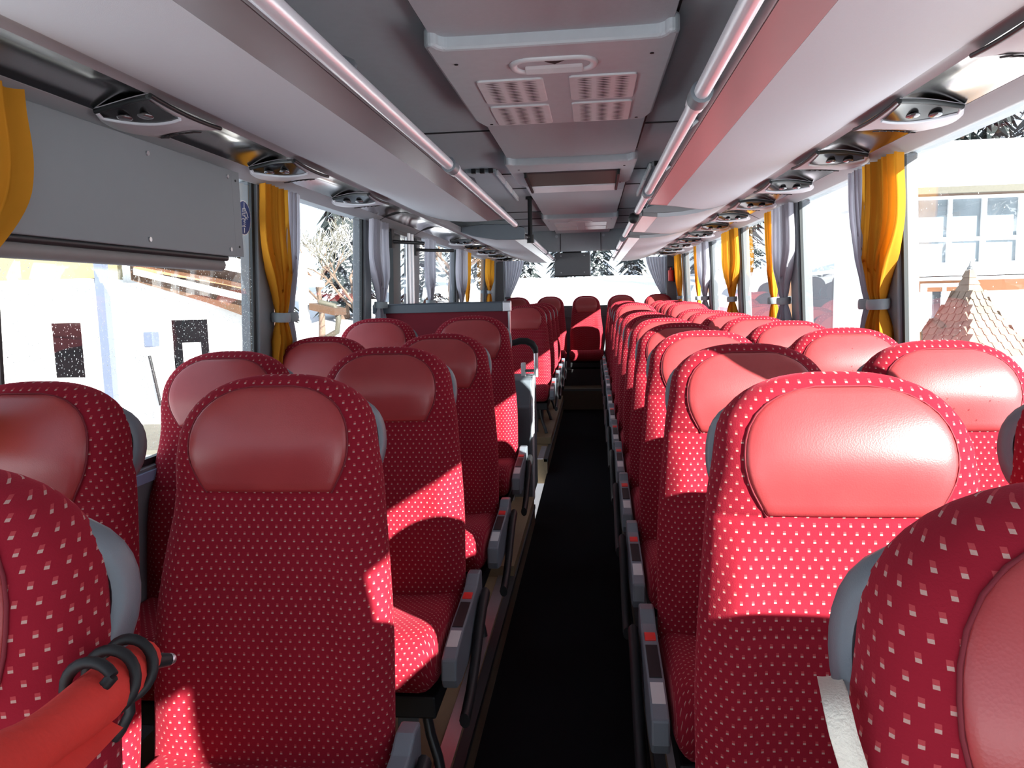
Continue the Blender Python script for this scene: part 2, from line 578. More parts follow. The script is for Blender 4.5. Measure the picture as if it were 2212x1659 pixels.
def build_seat(name, hs, aisle, legs=True):
    t = thing(name, 'x', 'seat')
    g, uv = backrest(hs)
    b = flip_ok(g.make('backrest', M['fabric'], t, 60, uvs=uv))
    p = head_patch(hs).make('headrest_patch', M['leather'], t, 50)
    p['label'] = 'smooth red leather headrest patch'
    patch_piping(hs).make('piping', M['piping'], p, 60)
    g, uv = cushion()
    flip_ok(g.make('seat_cushion', M['fabric'], t, 50, uvs=uv))
    # grab handle on the shoulder
    pts = []
    for q in range(13):
        z = 1.062 - .142 * q / 12
        bow = math.sin(PI * q / 12) ** .8
        pts.append((hs * (SW(z, hs, hs) * (.87 + .075 * bow ** .5) + .009 * bow), s_yc(z) + .002 + .040 * bow, z))
    h = G().tube(pts, .0085, 12, r2=.020, up=(0, 1, 0)).make('grab_handle', M['handle'], t, 50)
    h['label'] = 'grey plastic grab handle'
    # under frame
    G().box(-.225, .225, -.53, -.10, .225, .285).make('seat_frame', M['black'], t, bevel=.006)
    if legs:
        sx = hs if aisle else -hs
        G().obox((sx * .10, -.33, .115), (.028, 0, 0), (0, .012, 0), (0, 0, .115)).make('leg', M['greymetal'], t, bevel=.004)
        G().tube([(sx * .150, -.36, .235), (sx * .158, -.365, .16), (sx * .172, -.375, .09), (sx * .195, -.395, .035), (sx * .205, -.41, .0)], .014, 10).make('leg', M['blackmetal'], t, 60)
    if aisle:
        poly = [(-.115, .455), (-.16, .458), (-.20, .438), (-.30, .428), (-.42, .418), (-.50, .405), (-.545, .390), (-.552, .34), (-.540, .315), (-.48, .300), (-.30, .30), (-.16, .32), (-.115, .36)]
        x0, x1 = (.246, .284) if hs > 0 else (-.284, -.246)
        c = flip_ok(G().prism_x(poly, x0, x1).make('side_console', M['console'], t, bevel=.005))
        def topz(y):
            for (ya, za), (yb, zb) in zip(poly, poly[1:]):
                if yb <= y <= ya:
                    return za + (zb - za) * (y - ya) / (yb - ya)
            return .4
        def on_top(ya, yb, xa, xb, dz):
            g = G(); za, zb = topz(ya), topz(yb)
            ra = [(xa, ya, za - .004), (xa, yb, zb - .004), (xb, yb, zb - .004), (xb, ya, za - .004)]
            rb = [(x, y, z + .004 + dz) for x, y, z in ra]
            return g.add(ra + rb, [(0, 3, 2, 1), (4, 5, 6, 7), (0, 1, 5, 4), (1, 2, 6, 5), (2, 3, 7, 6), (3, 0, 4, 7)])
        xi, xo = (x0 + .006, x1 - .006)
        on_top(-.245, -.277, xi, xo, .004).make('recline_button', M['red'], c, bevel=.0015)
        on_top(-.295, -.425, xi - .001, xo + .001, .002).make('arm_pad', M['black'], c, bevel=.0015)
        on_top(-.440, -.505, xi - .001, xo + .001, .001).make('number_plate', M['plate'], c)
        xa = hs * .300
        pts = [(xa, -.16, .40), (xa, -.22, .385), (xa, -.30, .345), (xa, -.38, .295), (xa, -.46, .258), (xa, -.53, .240), (xa, -.55, .238)]
        G().tube(pts, .0135, 10, r2=.021, up=(0, .3, 1)).make('armrest', M['black'], t, 50)
    return t

ORD = ['zeroth', 'first', 'second', 'third', 'fourth', 'fifth', 'sixth', 'seventh', 'eighth', 'ninth', 'tenth', 'eleventh', 'twelfth', 'thirteenth']
POD_R, POD_L, POD_RAISE, POD_REAR = -1.250, -1.258, .05, -1.125
XA_R, XW_R, XA_L, XW_L = .497, .970, -.516, -.988

pA_R = build_seat('coach_seat', -1, True)
pW_R = build_seat('coach_seat', -1, False)
pA_L = build_seat('coach_seat', 1, True)
pW_L = build_seat('coach_seat', 1, False)
pB = build_seat('rear_bench_seat', -1, False, legs=False)
pB.scale = (.90, 1, 1)
protos = {id(p): False for p in (pA_R, pW_R, pA_L, pW_L, pB)}
def put(proto, loc, label, group):
    if not protos[id(proto)]:
        protos[id(proto)] = True
        proto.location = loc
        proto['label'] = label
        proto['group'] = group
        return proto
    return dup(proto, loc, label, group)

for k in range(13):
    y = .545 + .715 * k
    zb = POD_R + (POD_RAISE if k >= 9 else 0)
    w = ORD[k + 1]
    put(pA_R, (XA_R - (.012 if k == 0 else 0), y, zb), 'red dotted aisle seat in the %s row of the sunlit side' % w, 'aisle seats of the sunlit side')
    put(pW_R, (XW_R, y, zb), 'red dotted window seat in the %s row of the sunlit side' % w, 'window seats of the sunlit side')
for k in range(5):
    y = (.62, 1.42, 2.215, 3.01, 3.80)[k]
    zb = POD_L + (.05 if k == 4 else 0)
    w = ORD[k + 1]
    put(pA_L, (XA_L - (.02 if k == 0 else 0), y, zb), 'red dotted aisle seat in shade, %s row before the stairwell partition' % w, 'shaded aisle seats before the partition')
    put(pW_L, (XW_L - (.02 if k == 0 else 0), y - .075, zb), 'red dotted window seat in shade, %s row before the stairwell partition' % w, 'shaded window seats before the partition')
for k in range(4):
    y = 6.80 + .71 * k
    w = ORD[k + 1]
    put(pA_L, (XA_L, y, POD_L + .06), 'red dotted aisle seat in the %s row beyond the stairwell partition' % w, 'aisle seats beyond the partition')
    put(pW_L, (XW_L, y, POD_L + .06), 'red dotted window seat in the %s row beyond the stairwell partition' % w, 'window seats beyond the partition')
bench = [(-.890, 'shaded red rear bench seat beside the grey corner curtain'), (-.450, 'shaded red rear bench seat between corner seat and middle seat'),
         (.020, 'middle red rear bench seat facing straight down the aisle'), (.475, 'sunlit red rear bench seat next to the middle seat'),
         (.945, 'sunlit red rear bench seat in the corner by the fire extinguisher')]
for x, lab in bench:
    put(pB, (x, 9.78, POD_REAR), lab, 'seats of the rear bench')

# ------------------------------------------------------------------ shell
Y0, Y1 = -1.6, 10.25
G().box(-.265, .265, Y0, 8.85, -1.45, -1.37).make('floor', M['carpet'], kind='structure')
g = flip_ok(G().prism_y([(.262, -1.45), (.262, -1.25), (1.23, -1.25), (1.23, -1.45)], Y0, 8.85).make('floor_platform_right', M['beige'], kind='structure'))
g = flip_ok(G().prism_y([(-.262, -1.45), (-.262, -1.258), (-1.23, -1.258), (-1.23, -1.45)], Y0, 4.36).make('floor_platform_left', M['beige'], kind='structure'))
G().box(-1.23, -.262, 5.62, 8.85, -1.45, -1.258).make('floor_platform_left', M['beige'], kind='structure')
G().box(.262, 1.23, 6.12, 8.85, -1.2495, -1.20).make('floor_plinth_right', M['beige'], kind='structure')
G().box(-1.23, -.262, 6.20, 8.85, -1.2575, -1.198).make('floor_plinth_left', M['beige'], kind='structure')
G().box(-1.23, -.262, 3.20, 4.36, -1.2575, -1.208).make('floor_plinth_left', M['beige'], kind='structure')
G().box(-1.23, -.262, 4.36, 5.62, -1.95, -1.90).make('floor_stairwell', M['carpet'], kind='structure')
G().box(-1.23, 1.23, 8.85, Y1, -1.45, -1.125).make('floor_step', M['brown'], kind='structure')
G().box(-.255, .255, 9.22, 9.50, -1.124, -.92).make('floor_rear_riser', M['dark'], kind='structure')
for sx, z in ((1, -1.25), (-1, -1.258)):
    segs = [(Y0, 8.85)] if sx > 0 else [(Y0, 4.36), (5.62, 8.85)]
    for i, (a, b) in enumerate(segs):
        x0, x1 = sorted((sx * .2585, sx * .262))
        G().box(x0, x1, a, b, -1.37, z - .02).make('baseboard_' + ('right' if sx > 0 else 'left'), M['brown'], kind='structure')
        x0, x1 = sorted((sx * .255, sx * .285))
        G().box(x0, x1, a, b, z - .02, z + .004).make('trim_nosing', M['rubber'], kind='structure')
        x0, x1 = sorted((sx * .290, sx * .335))
        G().box(x0, x1, a, min(b, 6.1), z, z + .006).make('trim_seat_rail', M['alu'], kind='structure')
G().box(-.26, .26, 8.835, 8.85, -1.145, -1.119).make('trim_step_edge', M['greymetal'], kind='structure')

# side walls below the windows
for sx in (-1, 1):
    nm = 'right' if sx > 0 else 'left'
    poly = [(sx * x, z) for x, z in [(1.212, -1.45), (1.216, -.9), (1.212, -.58), (1.195, -.515), (1.190, -.47), (1.215, -.465), (1.25, -.47), (1.25, -1.45)]]
    segs = [(Y0, Y1)] if sx > 0 else [(Y0, 4.17), (5.25, Y1)]
    for a, b in segs:
        flip_ok(G().prism_y(poly, a, b).make('wall_' + nm, M['wall'], None, 40, kind='structure'))
        if sx < 0:
            flip_ok(G().prism_y([(-1.185, -.510), (-1.196, -.512), (-1.194, -.478), (-1.183, -.480)], a, b).make('trim_sill', mat('blue_grey_sill', (.25, .33, .50), .4), kind='structure'))

def wx(z):
    """inner wall distance from the middle at height z (the sides lean in)"""
    return 1.150 + (.44 - z) * .050

# roof shell and ceiling
outer = [(1.26, .462), (1.25, .60), (1.12, .80), (.8, .88), (0, .90), (-.8, .88), (-1.12, .80), (-1.25, .60), (-1.26, .462)]
inner = [(-1.20, .462), (-1.18, .56), (-1.06, .715), (-.75, .735), (-.35, .735), (0, .735), (.35, .735), (.75, .735), (1.06, .715), (1.18, .56), (1.20, .462)]
flip_ok(G().prism_y(outer + inner, Y0, 10.02).make('ceiling', M['ceil_dark'], None, 50, kind='structure'))
# ceiling cross joints
for y in (3.36, 4.55, 5.16, 6.60, 7.20, 7.9):
    for sx in (-1, 1):
        x0, x1 = sorted((sx * .335, sx * 1.05))
        G().box(x0, x1, y, y + .006, .729, .738).make('ceiling_seam', M['dark'], kind='structure')
# raised middle panels of the ceiling
for i, (a, b, w) in enumerate(((Y0, 2.08, .322), (2.96, 3.90, .322), (4.66, 5.165, .318), (5.172, 6.62, .318), (7.84, 8.64, .300))):
    w2 = w
    flip_ok(G().prism_y([(-w, .703), (-w - .004, .712), (-w - .004, .736), (w + .004, .736), (w + .004, .712), (w, .703)], a, b).make('ceiling_panel', M['ceil_panel'], kind='structure'))
    for sx in (-1, 1):
        x0, x1 = sorted((sx * (w + .004), sx * (w + .016)))
        G().box(x0, x1, a, b, .728, .7365).make('ceiling_gap', M['dark'], kind='structure')

# ------------------------------------------------------------------ overhead racks
RP = [(.383, .424), (.466, .417), (.52, .4165), (.60, .421), (.68, .431), (.76, .449), (.82, .466), (.857, .481)]
def rack_section(t, sx, y0, y1, crescent=0.):
    """one length of luggage rack; crescent > 0 cuts the far inner end back in a curve"""
    def yend(x):
        return y1 + crescent * sstep(.45, .80, x)
    rows_b = []
    ny = 6
    def surf(xs_z, name, material, smooth):
        g = G()
        under = []
        for (x, z) in xs_z:
            ye = yend(x)
            under.append([(sx * x, y0 + (ye - y0) * j / ny, z) for j in range(ny + 1)])
        top = []
        for (x, z) in xs_z[::-1]:
            ye = yend(x)
            top.append([(sx * x, y0 + (ye - y0) * j / ny, z + .022) for j in range(ny + 1)])
        rows = under + top
        loop = list(zip(*rows))
        g.grid([list(r) for r in loop], True)
        n = len(rows)
        g.f.append(tuple(range(n))); o = ny * n
        g.f.append(tuple(o + k for k in range(n))[::-1])
        return flip_ok(g.make(name, material, t, smooth))
    surf(RP[1:], 'bottom_panel', M['panel'], 50)
    surf([(.3835, .424), (.425, .4205), (.4655, .417)], 'light_strip', M['strip'], 50)
    lip = [(sx * .379, y0 + (yend(.38) - y0) * j / 8, .434) for j in range(9)]
    G().tube(lip, .010, 8).make('edge_lip', M['valance'], t, 60)
    # end lips following the cut
    pts = [(sx * x, yend(x), z + .012) for x, z in RP]
    G().tube(pts, .013, 8).make('end_lip', M['valance'], t, 60)
    # front face above the underside
    poly = [(sx * x, z) for x, z in [(.39, .446), (.466, .440), (.60, .444), (.68, .454), (.76, .471), (.857, .503), (.857, .53), (.70, .520), (.50, .500), (.39, .462)]]
    flip_ok(G().prism_y(poly, y0, y0 + .02).make('front_face', M['valance'], t, 50))
    return t

def rail(t, sx, pts, joints, ball=None):
    pts = [(sx * .335, y, .412) for y in pts]
    r = G().tube(pts, .0165, 14).make('handrail', M['chrome'], t, 60)
    r['label'] = 'chrome handrail'
    for y in joints:
        G().tube([(sx * .335, y - .035, .412), (sx * .335, y - .034, .412), (sx * .335, y + .034, .412), (sx * .335, y + .035, .412)], [.016, .0235, .0235, .016], 14).make('joint_sleeve', M['handle'], r, 40)
        G().tube([(sx * .335, y + .036, .412), (sx * .335, y + .075, .412)], .0215, 14).make('joint_ring', M['chrome'], r, 40)
    G().tube([(sx * .335, pts[-1][1] - .012, .412), (sx * .335, pts[-1][1] + .012, .412)], .018, 14).make('end_cap', M['black'], r, 40)
    if ball is not None:
        G().ball((sx * .335, ball, .412), .030).make('end_ball', M['black'], r, 60)
    return r

def bracket(t, sx, y):
    """pale arm swelling out of the rack edge to carry the rail"""
    g = G()
    pts = [(sx * .40, y + .10, .470), (sx * .385, y + .07, .462), (sx * .362, y + .03, .440), (sx * .345, y, .418)]
    g.tube(pts, [.040, .038, .026, .014], 10, r2=.016, up=(0, 0, 1))
    return g.make('rail_bracket', M['handle'], t, 50)

def back_slot(t, sx, y0, y1):
    """shelf floor and dark depth of the rack behind the lip"""
    G().box(*sorted((sx * .43, sx * 1.10)), y0 + .02, y1 - .03, .505, .512).make('shelf', M['ceil_dark'], t)

rk = thing('luggage_rack', 'long overhead luggage rack with chrome rail above the shaded seats before the partition', 'luggage rack')
rack_section(rk, -1, Y0, 4.12, .10)
rail(rk, -1, [Y0, 1, 4.34], [.6, 2.36])
for y in (.2, 1.4, 2.9, 3.9):
    bracket(rk, -1, y)
back_slot(rk, -1, Y0, 4.12)
# polished inner edge above the strip
flip_ok(G().prism_y([(-.382, .446), (-.400, .447), (-.420, .492), (-.404, .492)], Y0, 4.08).make('polished_edge', M['mirror'], rk))
rk2 = thing('luggage_rack', 'short overhead luggage rack beyond the black ceiling pole', 'luggage rack')
rack_section(rk2, -1, 5.54, 9.62, 0.)
rail(rk2, -1, [5.66, 7, 9.5], [7.2, 8.5])
back_slot(rk2, -1, 5.54, 9.62)
flip_ok(G().prism_y([(-.384, .416), (-.384, .500), (-.50, .530), (-.70, .535), (-.857, .52), (-.857, .479), (-.76, .447), (-.60, .419), (-.466, .415)], 5.50, 5.54).make('crescent_end', M['handle'], rk2, 50, bevel=.006))
rk3 = thing('luggage_rack', 'long overhead luggage rack with red-tinged strip above the sunlit front rows', 'luggage rack')
rack_section(rk3, 1, Y0, 3.70, .50)
rail(rk3, 1, [Y0, 1, 3.86], [.3, 1.66, 3.15])
for y in (.85, 1.95, 2.62, 3.45):
    bracket(rk3, 1, y)
back_slot(rk3, 1, Y0, 3.70)
rk4 = thing('luggage_rack', 'middle overhead luggage rack with black ball rail end on the sunlit side', 'luggage rack')
rack_section(rk4, 1, 4.24, 5.27, .50)
rail(rk4, 1, [4.24, 4.6, 5.40], [], ball=4.21)
for y in (4.40,):
    bracket(rk4, 1, y)
back_slot(rk4, 1, 4.24, 5.27)
rk5 = thing('luggage_rack', 'rear overhead luggage rack on the sunlit side ending at the back window', 'luggage rack')
rack_section(rk5, 1, 5.80, 9.72, 0.)
rail(rk5, 1, [5.70, 7, 9.6], [5.72, 6.9, 8.3])
for y in (5.85,):
    bracket(rk5, 1, y)
back_slot(rk5, 1, 5.80, 9.72)

# side duct: trim, mirror channel and lower valance running above the windows
for sx in (-1, 1):
    nm = 'right' if sx > 0 else 'left'
    yb = 9.78
    def run(poly, name, material, a=Y0, b=yb, smooth=45):
        return flip_ok(G().prism_y([(sx * x, z) for x, z in poly], a, b).make(name, material, None, smooth, kind='structure'))
    run([(.857, .482), (.880, .486), (.896, .478), (.900, .50), (.86, .52)], 'trim_1_' + nm, M['valance'])
    arc = []
    for i in range(13):
        t = i / 12
        x = .896 + (1.090 - .896) * t
        z = .479 + (.474 - .479) * t + .022 * math.sin(PI * t)
        arc.append((x, z))
    run(arc + [(1.090, .53), (.896, .53)], 'trim_2_' + nm, M['mirror'])
    run([(1.090, .473), (1.098, .470), (1.147, .444), (1.155, .444), (1.20, .46), (1.20, .50), (1.09, .50)], 'trim_3_' + nm, M['valance'])

# ------------------------------------------------------------------ windows and pillars
def bay(sx, ya, yb, n):
    nm = 'window_%d' % n
    zt, zb = .455, -.468
    xa, xb = wx(zt) + .018, wx(zb) + .018
    g = G()
    d = .005
    g.add([(sx * xa, ya, zt), (sx * xa, yb, zt), (sx * xb, yb, zb), (sx * xb, ya, zb),
           ], [(0, 1, 2, 3)])
    o = g.make(nm, M['glass'], kind='structure')
    f = G()
    for (y0_, y1_) in ((ya, ya + .022), (yb - .022, yb)):
        f.add([(sx * (xa - .004), y0_, zt), (sx * (xa - .004), y1_, zt), (sx * (xb - .004), y1_, zb), (sx * (xb - .004), y0_, zb),
               (sx * (xa + .01), y0_, zt), (sx * (xa + .01), y1_, zt), (sx * (xb + .01), y1_, zb), (sx * (xb + .01), y0_, zb)],
              [(0, 1, 2, 3), (4, 7, 6, 5), (0, 4, 5, 1), (1, 5, 6, 2), (2, 6, 7, 3), (3, 7, 4, 0)])
    f.box(*sorted((sx * (xb - .010), sx * (xb + .01))), ya, yb, zb - .004, zb + .02)
    flip_ok(f.make('window_frame', M['rubber'], o))
    return o

def pillar(sx, ya, yb, name='pillar'):
    zt, zb = .46, -.47
    g = G()
    ins = .0
    a, b = wx(zt), wx(zb)
    vs = []
    for z, x in ((zt, a), (zb, b)):
        vs += [(sx * x, ya, z), (sx * x, yb, z), (sx * (x + .075), yb, z), (sx * (x + .075), ya, z)]
    g.add(vs, [(0, 1, 5, 4), (1, 2, 6, 5), (2, 3, 7, 6), (3, 0, 4, 7), (0, 3, 2, 1), (4, 5, 6, 7)])
    return flip_ok(g.make(name, M['pillar'], bevel=.006, kind='structure'))

PL = [(-.10, .04), (1.34, 1.48), (2.75, 2.89), (4.10, 4.22), (5.25, 5.42), (6.96, 7.08), (8.92, 9.04), (9.25, 9.78)]
PR = [(-.42, -.28), (1.38, 1.50), (2.76, 2.88), (4.04, 4.18), (5.56, 5.68), (6.95, 7.07), (8.88, 9.0), (9.42, 9.78)]
nwin = 0
wins = {}
for sx, PP in ((-1, PL), (1, PR)):
    for a, b in PP:
        pillar(sx, a, b)
    edges = [Y0] + [e for p in PP for e in p]
    for i in range(0, len(edges) - 1, 2):
        ya, yb = edges[i], edges[i + 1]
        if sx < 0 and abs(ya - 4.22) < .01:
            continue                       # the doorway
        nwin += 1
        wins[(sx, i // 2)] = bay(sx, ya, yb, nwin)
# seams across the duct near the doorway
for sx, ys in ((-1, (4.27, 5.20)), (1, (4.86,))):
    for y in ys:
        flip_ok(G().prism_y([(sx * x, z) for x, z in [(.88, .485), (.99, .497), (1.09, .471), (1.148, .4425), (1.15, .45), (1.09, .48), (.99, .505), (.88, .49)]], y, y + .006).make('trim_joint', M['dark'], kind='structure'))

# entrance door with two leaves in the stairwell
dr = G()
dr.add([(-1.168, 4.22, .455), (-1.168, 5.25, .455), (-1.25, 5.25, -1.9), (-1.25, 4.22, -1.9)], [(0, 1, 2, 3)])
door = dr.make('door_1', M['glass'], kind='structure')
for (ya, yb, m) in ((4.66, 4.80, 'rubber'), (4.62, 4.66, 'rubber')):
    flip_ok(G().add([(-1.135, ya, .44), (-1.135, yb, .44), (-1.21, yb, -1.88), (-1.21, ya, -1.88), (-1.165, ya, .44), (-1.165, yb, .44), (-1.247, yb, -1.88), (-1.247, ya, -1.88)],
            [(0, 1, 2, 3), (4, 7, 6, 5), (0, 4, 5, 1), (1, 5, 6, 2), (2, 6, 7, 3), (3, 7, 4, 0)]).make('door_frame', M[m], door))
for y in (4.86, 4.95):
    G().tube([(-1.10, y, .43), (-1.14, y, -1.2)], .017, 10).make('door_handrail', M['alu'], door, 60)
for (ya, yb, z, x1) in ((4.45, 4.66, .348, -.935), (5.05, 5.26, .335, -.86)):
    t = door
    G().tube([(-1.11, ya, z), (-1.02, ya + .04, z - .004), (x1, ya + .14, z - .006)], .011, 8).make('door_arm', M['blackmetal'], t, 60)
    G().box(-1.13, -1.09, ya - .03, ya + .03, z - .04, z + .075).make('door_hinge', M['black'], t, bevel=.004)
G().box(-1.16, -1.10, 4.22, 5.25, .405, .43).make('door_header', M['blackmetal'], door, bevel=.003)

# rear wall
flip_ok(G().prism_y([(-1.23, -1.2), (-1.23, -.165), (1.23, -.165), (1.23, -1.2)], 10.12, 10.25).make('wall_rear', M['wall'], kind='structure'))
for i, z in enumerate((-.30, -.46)):
    G().box(-1.2, 1.2, 10.108, 10.119, z, z + .006).make('trim_rear', M['greymetal'], kind='structure')
for sx in (-1, 1):
    x0, x1 = sorted((sx * 1.06, sx * 1.23))
    G().box(x0, x1, 9.79, 10.25, -.47, .56).make('pillar_rear', M['wall'], kind='structure')
rw = G().add([(-1.06, 10.20, .62), (1.06, 10.20, .62), (1.06, 10.20, -.165), (-1.06, 10.20, -.165)], [(0, 1, 2, 3)]).make('window_rear', M['glass'], kind='structure')
G().box(-1.06, 1.06, 10.185, 10.21, -.165, -.145).make('window_frame', M['rubber'], rw)
# bulkhead above the rear rows
bh = G().box(-.60, .60, 8.66, 8.72, .500, .736).make('ceiling_bulkhead', M['ceil_dark'], bevel=.006, kind='structure')
for x in (-.255, .205):
    G().box(x - .003, x + .003, 8.654, 8.661, .50, .70).make('bulkhead_seam', M['dark'], bh)
for x in (-.30, .235):
    G().tube([(x, 8.66, .672), (x, 8.648, .672)], .016, 14).make('round_button', M['hatch'], bh, 40)

# ------------------------------------------------------------------ ceiling units
def rr(x0, x1, y0, y1, r, n=5):
    """rounded rectangle outline in plan"""
    pts = []
    for cx, cy, a0 in ((x1 - r, y1 - r, 0), (x0 + r, y1 - r, 90), (x0 + r, y0 + r, 180), (x1 - r, y0 + r, 270)):
        for i in range(n + 1):
            a = math.radians(a0 + 90 * i / n)
            pts.append((cx + r * math.cos(a), cy + r * math.sin(a)))
    return pts

def grille(t, x0, x1, y0, y1, z, n=13):
    f = G().prism_z(rr(x0, x1, y0, y1, .014), z - .006, z + .004)
    f = flip_ok(f.make('vent_grille', M['hatch_white'], t, bevel=.002))
    w = (x1 - x0)
    g = G()
    for c in (.23, .51, .79):
        xc = x0 + w * c
        for k in range(n):
            yy = y0 + .022 + (y1 - y0 - .044) * k / (n - 1)
            g.add([(xc - .024, yy, z - .0064), (xc, yy - .0045, z - .0066), (xc + .024, yy, z - .0064), (xc, yy + .0045, z - .0066)], [(0, 1, 2, 3)])
    g.make('slot', M['dark'], f, kind='stuff')

def hatch_unit(t, y0, y1, grilles, small=False):
    w = .338
    # plate with raised front ears
    prof = [(-w, y0 + .012), (-w + .012, y0 - .006), (-w + .030, y0 - .004), (-w + .038, y0 + .020), (-w + .05, y0 + .034), (-.2, y0 + .038), (.2, y0 + .038), (w - .05, y0 + .034), (w - .038, y0 + .020),
            (w - .030, y0 - .004), (w - .012, y0 - .006), (w, y0 + .012), (w - .004, y1 - .10), (w - .03, y1), (-w + .03, y1), (-w + .004, y1 - .10)]
    flip_ok(G().prism_z(prof, .668, .722).make('frame', M['hatch'], t, bevel=.012))
    for a in grilles:
        grille(t, *a)
    for sx in (-1, 1):
        for y in (y0 + .16, y1 - .04):
            G().tube([(sx * .278, y, .6695), (sx * .278, y, .666)], .006, 8).make('screw', M['black'], t, 40)

t = thing('roof_hatch', 'big grey roof hatch with handle and four slotted vents over the front aisle', 'roof hatch')
hatch_unit(t, 2.04, 3.00, [(-.249, -.040, 2.372, 2.640, .668), (.040, .249, 2.372, 2.640, .668), (-.249, -.040, 2.690, 2.965, .668), (.040, .249, 2.690, 2.965, .668)])
# handle: rounded bowl ring with a lever
ring = [(x, y, .668) for x, y in rr(-.118, .118, 2.190, 2.312, .055, 6)]
G().tube(ring + [ring[0]], .012, 8, r2=.009).make('handle_rim', M['hatch_white'], t, 60)
G().prism_z(rr(-.10, .10, 2.197, 2.300, .045, 6), .6665, .667).make('handle_bowl', M['hatch'], t)
lev = flip_ok(G().prism_x([(2.250, .667), (2.292, .667), (2.296, .656), (2.286, .653), (2.262, .660)], -.085, .085).make('handle_lever', M['hatch_white'], t, bevel=.004))
flip_ok(G().prism_z([(-.024, 2.212), (.034, 2.208), (.004, 2.240)], .6645, .6663).make('handle_arrow', M['black'], t))

t = thing('ceiling_light', 'grey ceiling unit with dark recess and pale tilted flap behind the roof hatch', 'ceiling light')
hatch_unit(t, 3.87, 4.66, [])
G().box(-.262, .262, 4.13, 4.50, .6655, .6675).make('recess', M['dark'], t)
flip_ok(G().prism_x([(4.14, .672), (4.15, .668), (4.46, .640), (4.47, .644)], -.245, .245).make('display_face', mat('dull_green_grey', (.10, .105, .095), .5), t))
flip_ok(G().prism_x([(4.47, .640), (4.475, .634), (4.66, .628), (4.66, .672), (4.47, .672)], -.245, .245).make('flap', mat('bright_white_flap', (.90, .90, .92), .3), t, bevel=.003))
for sx in (-1, 1):
    flip_ok(G().prism_x([(4.13, .672), (4.13, .640), (4.62, .622), (4.66, .672)], *sorted((sx * .246, sx * .258))).make('side_cheek', M['black'], t))

t = thing('roof_hatch', 'small far roof hatch with two glowing white slotted vents', 'roof hatch')
hatch_unit(t, 6.64, 7.86, [])
for sx in (-1, 1):
    for (a, b) in ((7.02, 7.38), (7.42, 7.78)):
        x0, x1 = sorted((sx * .040, sx * .245))
        f = G().prism_z(rr(x0, x1, a, b, .012), .664, .674)
        f = flip_ok(f.make('vent_grille', M['hatch_white'], t, bevel=.002))
G().prism_z(rr(-.11, .11, 6.84, 6.98, .05), .662, .673).make('handle_bowl', M['hatch_white'], t)

# speaker / service plates in the ceiling beside the middle unit
for sx, nm in ((-1, 'grey ceiling hatch plate with white edge bars by the black pole'), (1, 'grey ceiling hatch plate with white edge bars beside the chrome rail')):
    t = thing('service_plate', nm, 'ceiling plate')
    x0, x1 = sorted((sx * .445, sx * .62))
    G().box(x0, x1, 4.36, 5.62, .715, .736).make('plate', M['ceil_dark'], t, bevel=.004)
    for k in range(3):
        a = 4.38 + .42 * k
        G().box(*sorted((sx * .430, sx * .444)), a, a + .36, .700, .732).make('edge_bar', M['hatch_white'], t, bevel=.003)
    for k in range(3):
        xx = sx * (.47 + .05 * k)
        G().box(xx - .012, xx + .012, 4.33, 4.359, .71, .735).make('slot_block', M['black'], t)

# black hanging pole
t = thing('ceiling_pole', 'short black pole hanging from the ceiling to the rack end', 'pole')
G().tube([(-.352, 5.62, .735), (-.354, 5.62, .41)], .0165, 12).make('tube', M['black'], t, 60)
G().tube([(-.352, 5.62, .736), (-.352, 5.62, .715)], .032, 14).make('flange', M['black'], t, 40)
G().tube([(-.354, 5.62, .455), (-.354, 5.62, .395)], .026, 14).make('clamp', M['black'], t, 40)
G().tube([(-.354, 5.62, .435), (-.415, 5.56, .445)], .020, 12).make('side_socket', M['black'], t, 40)

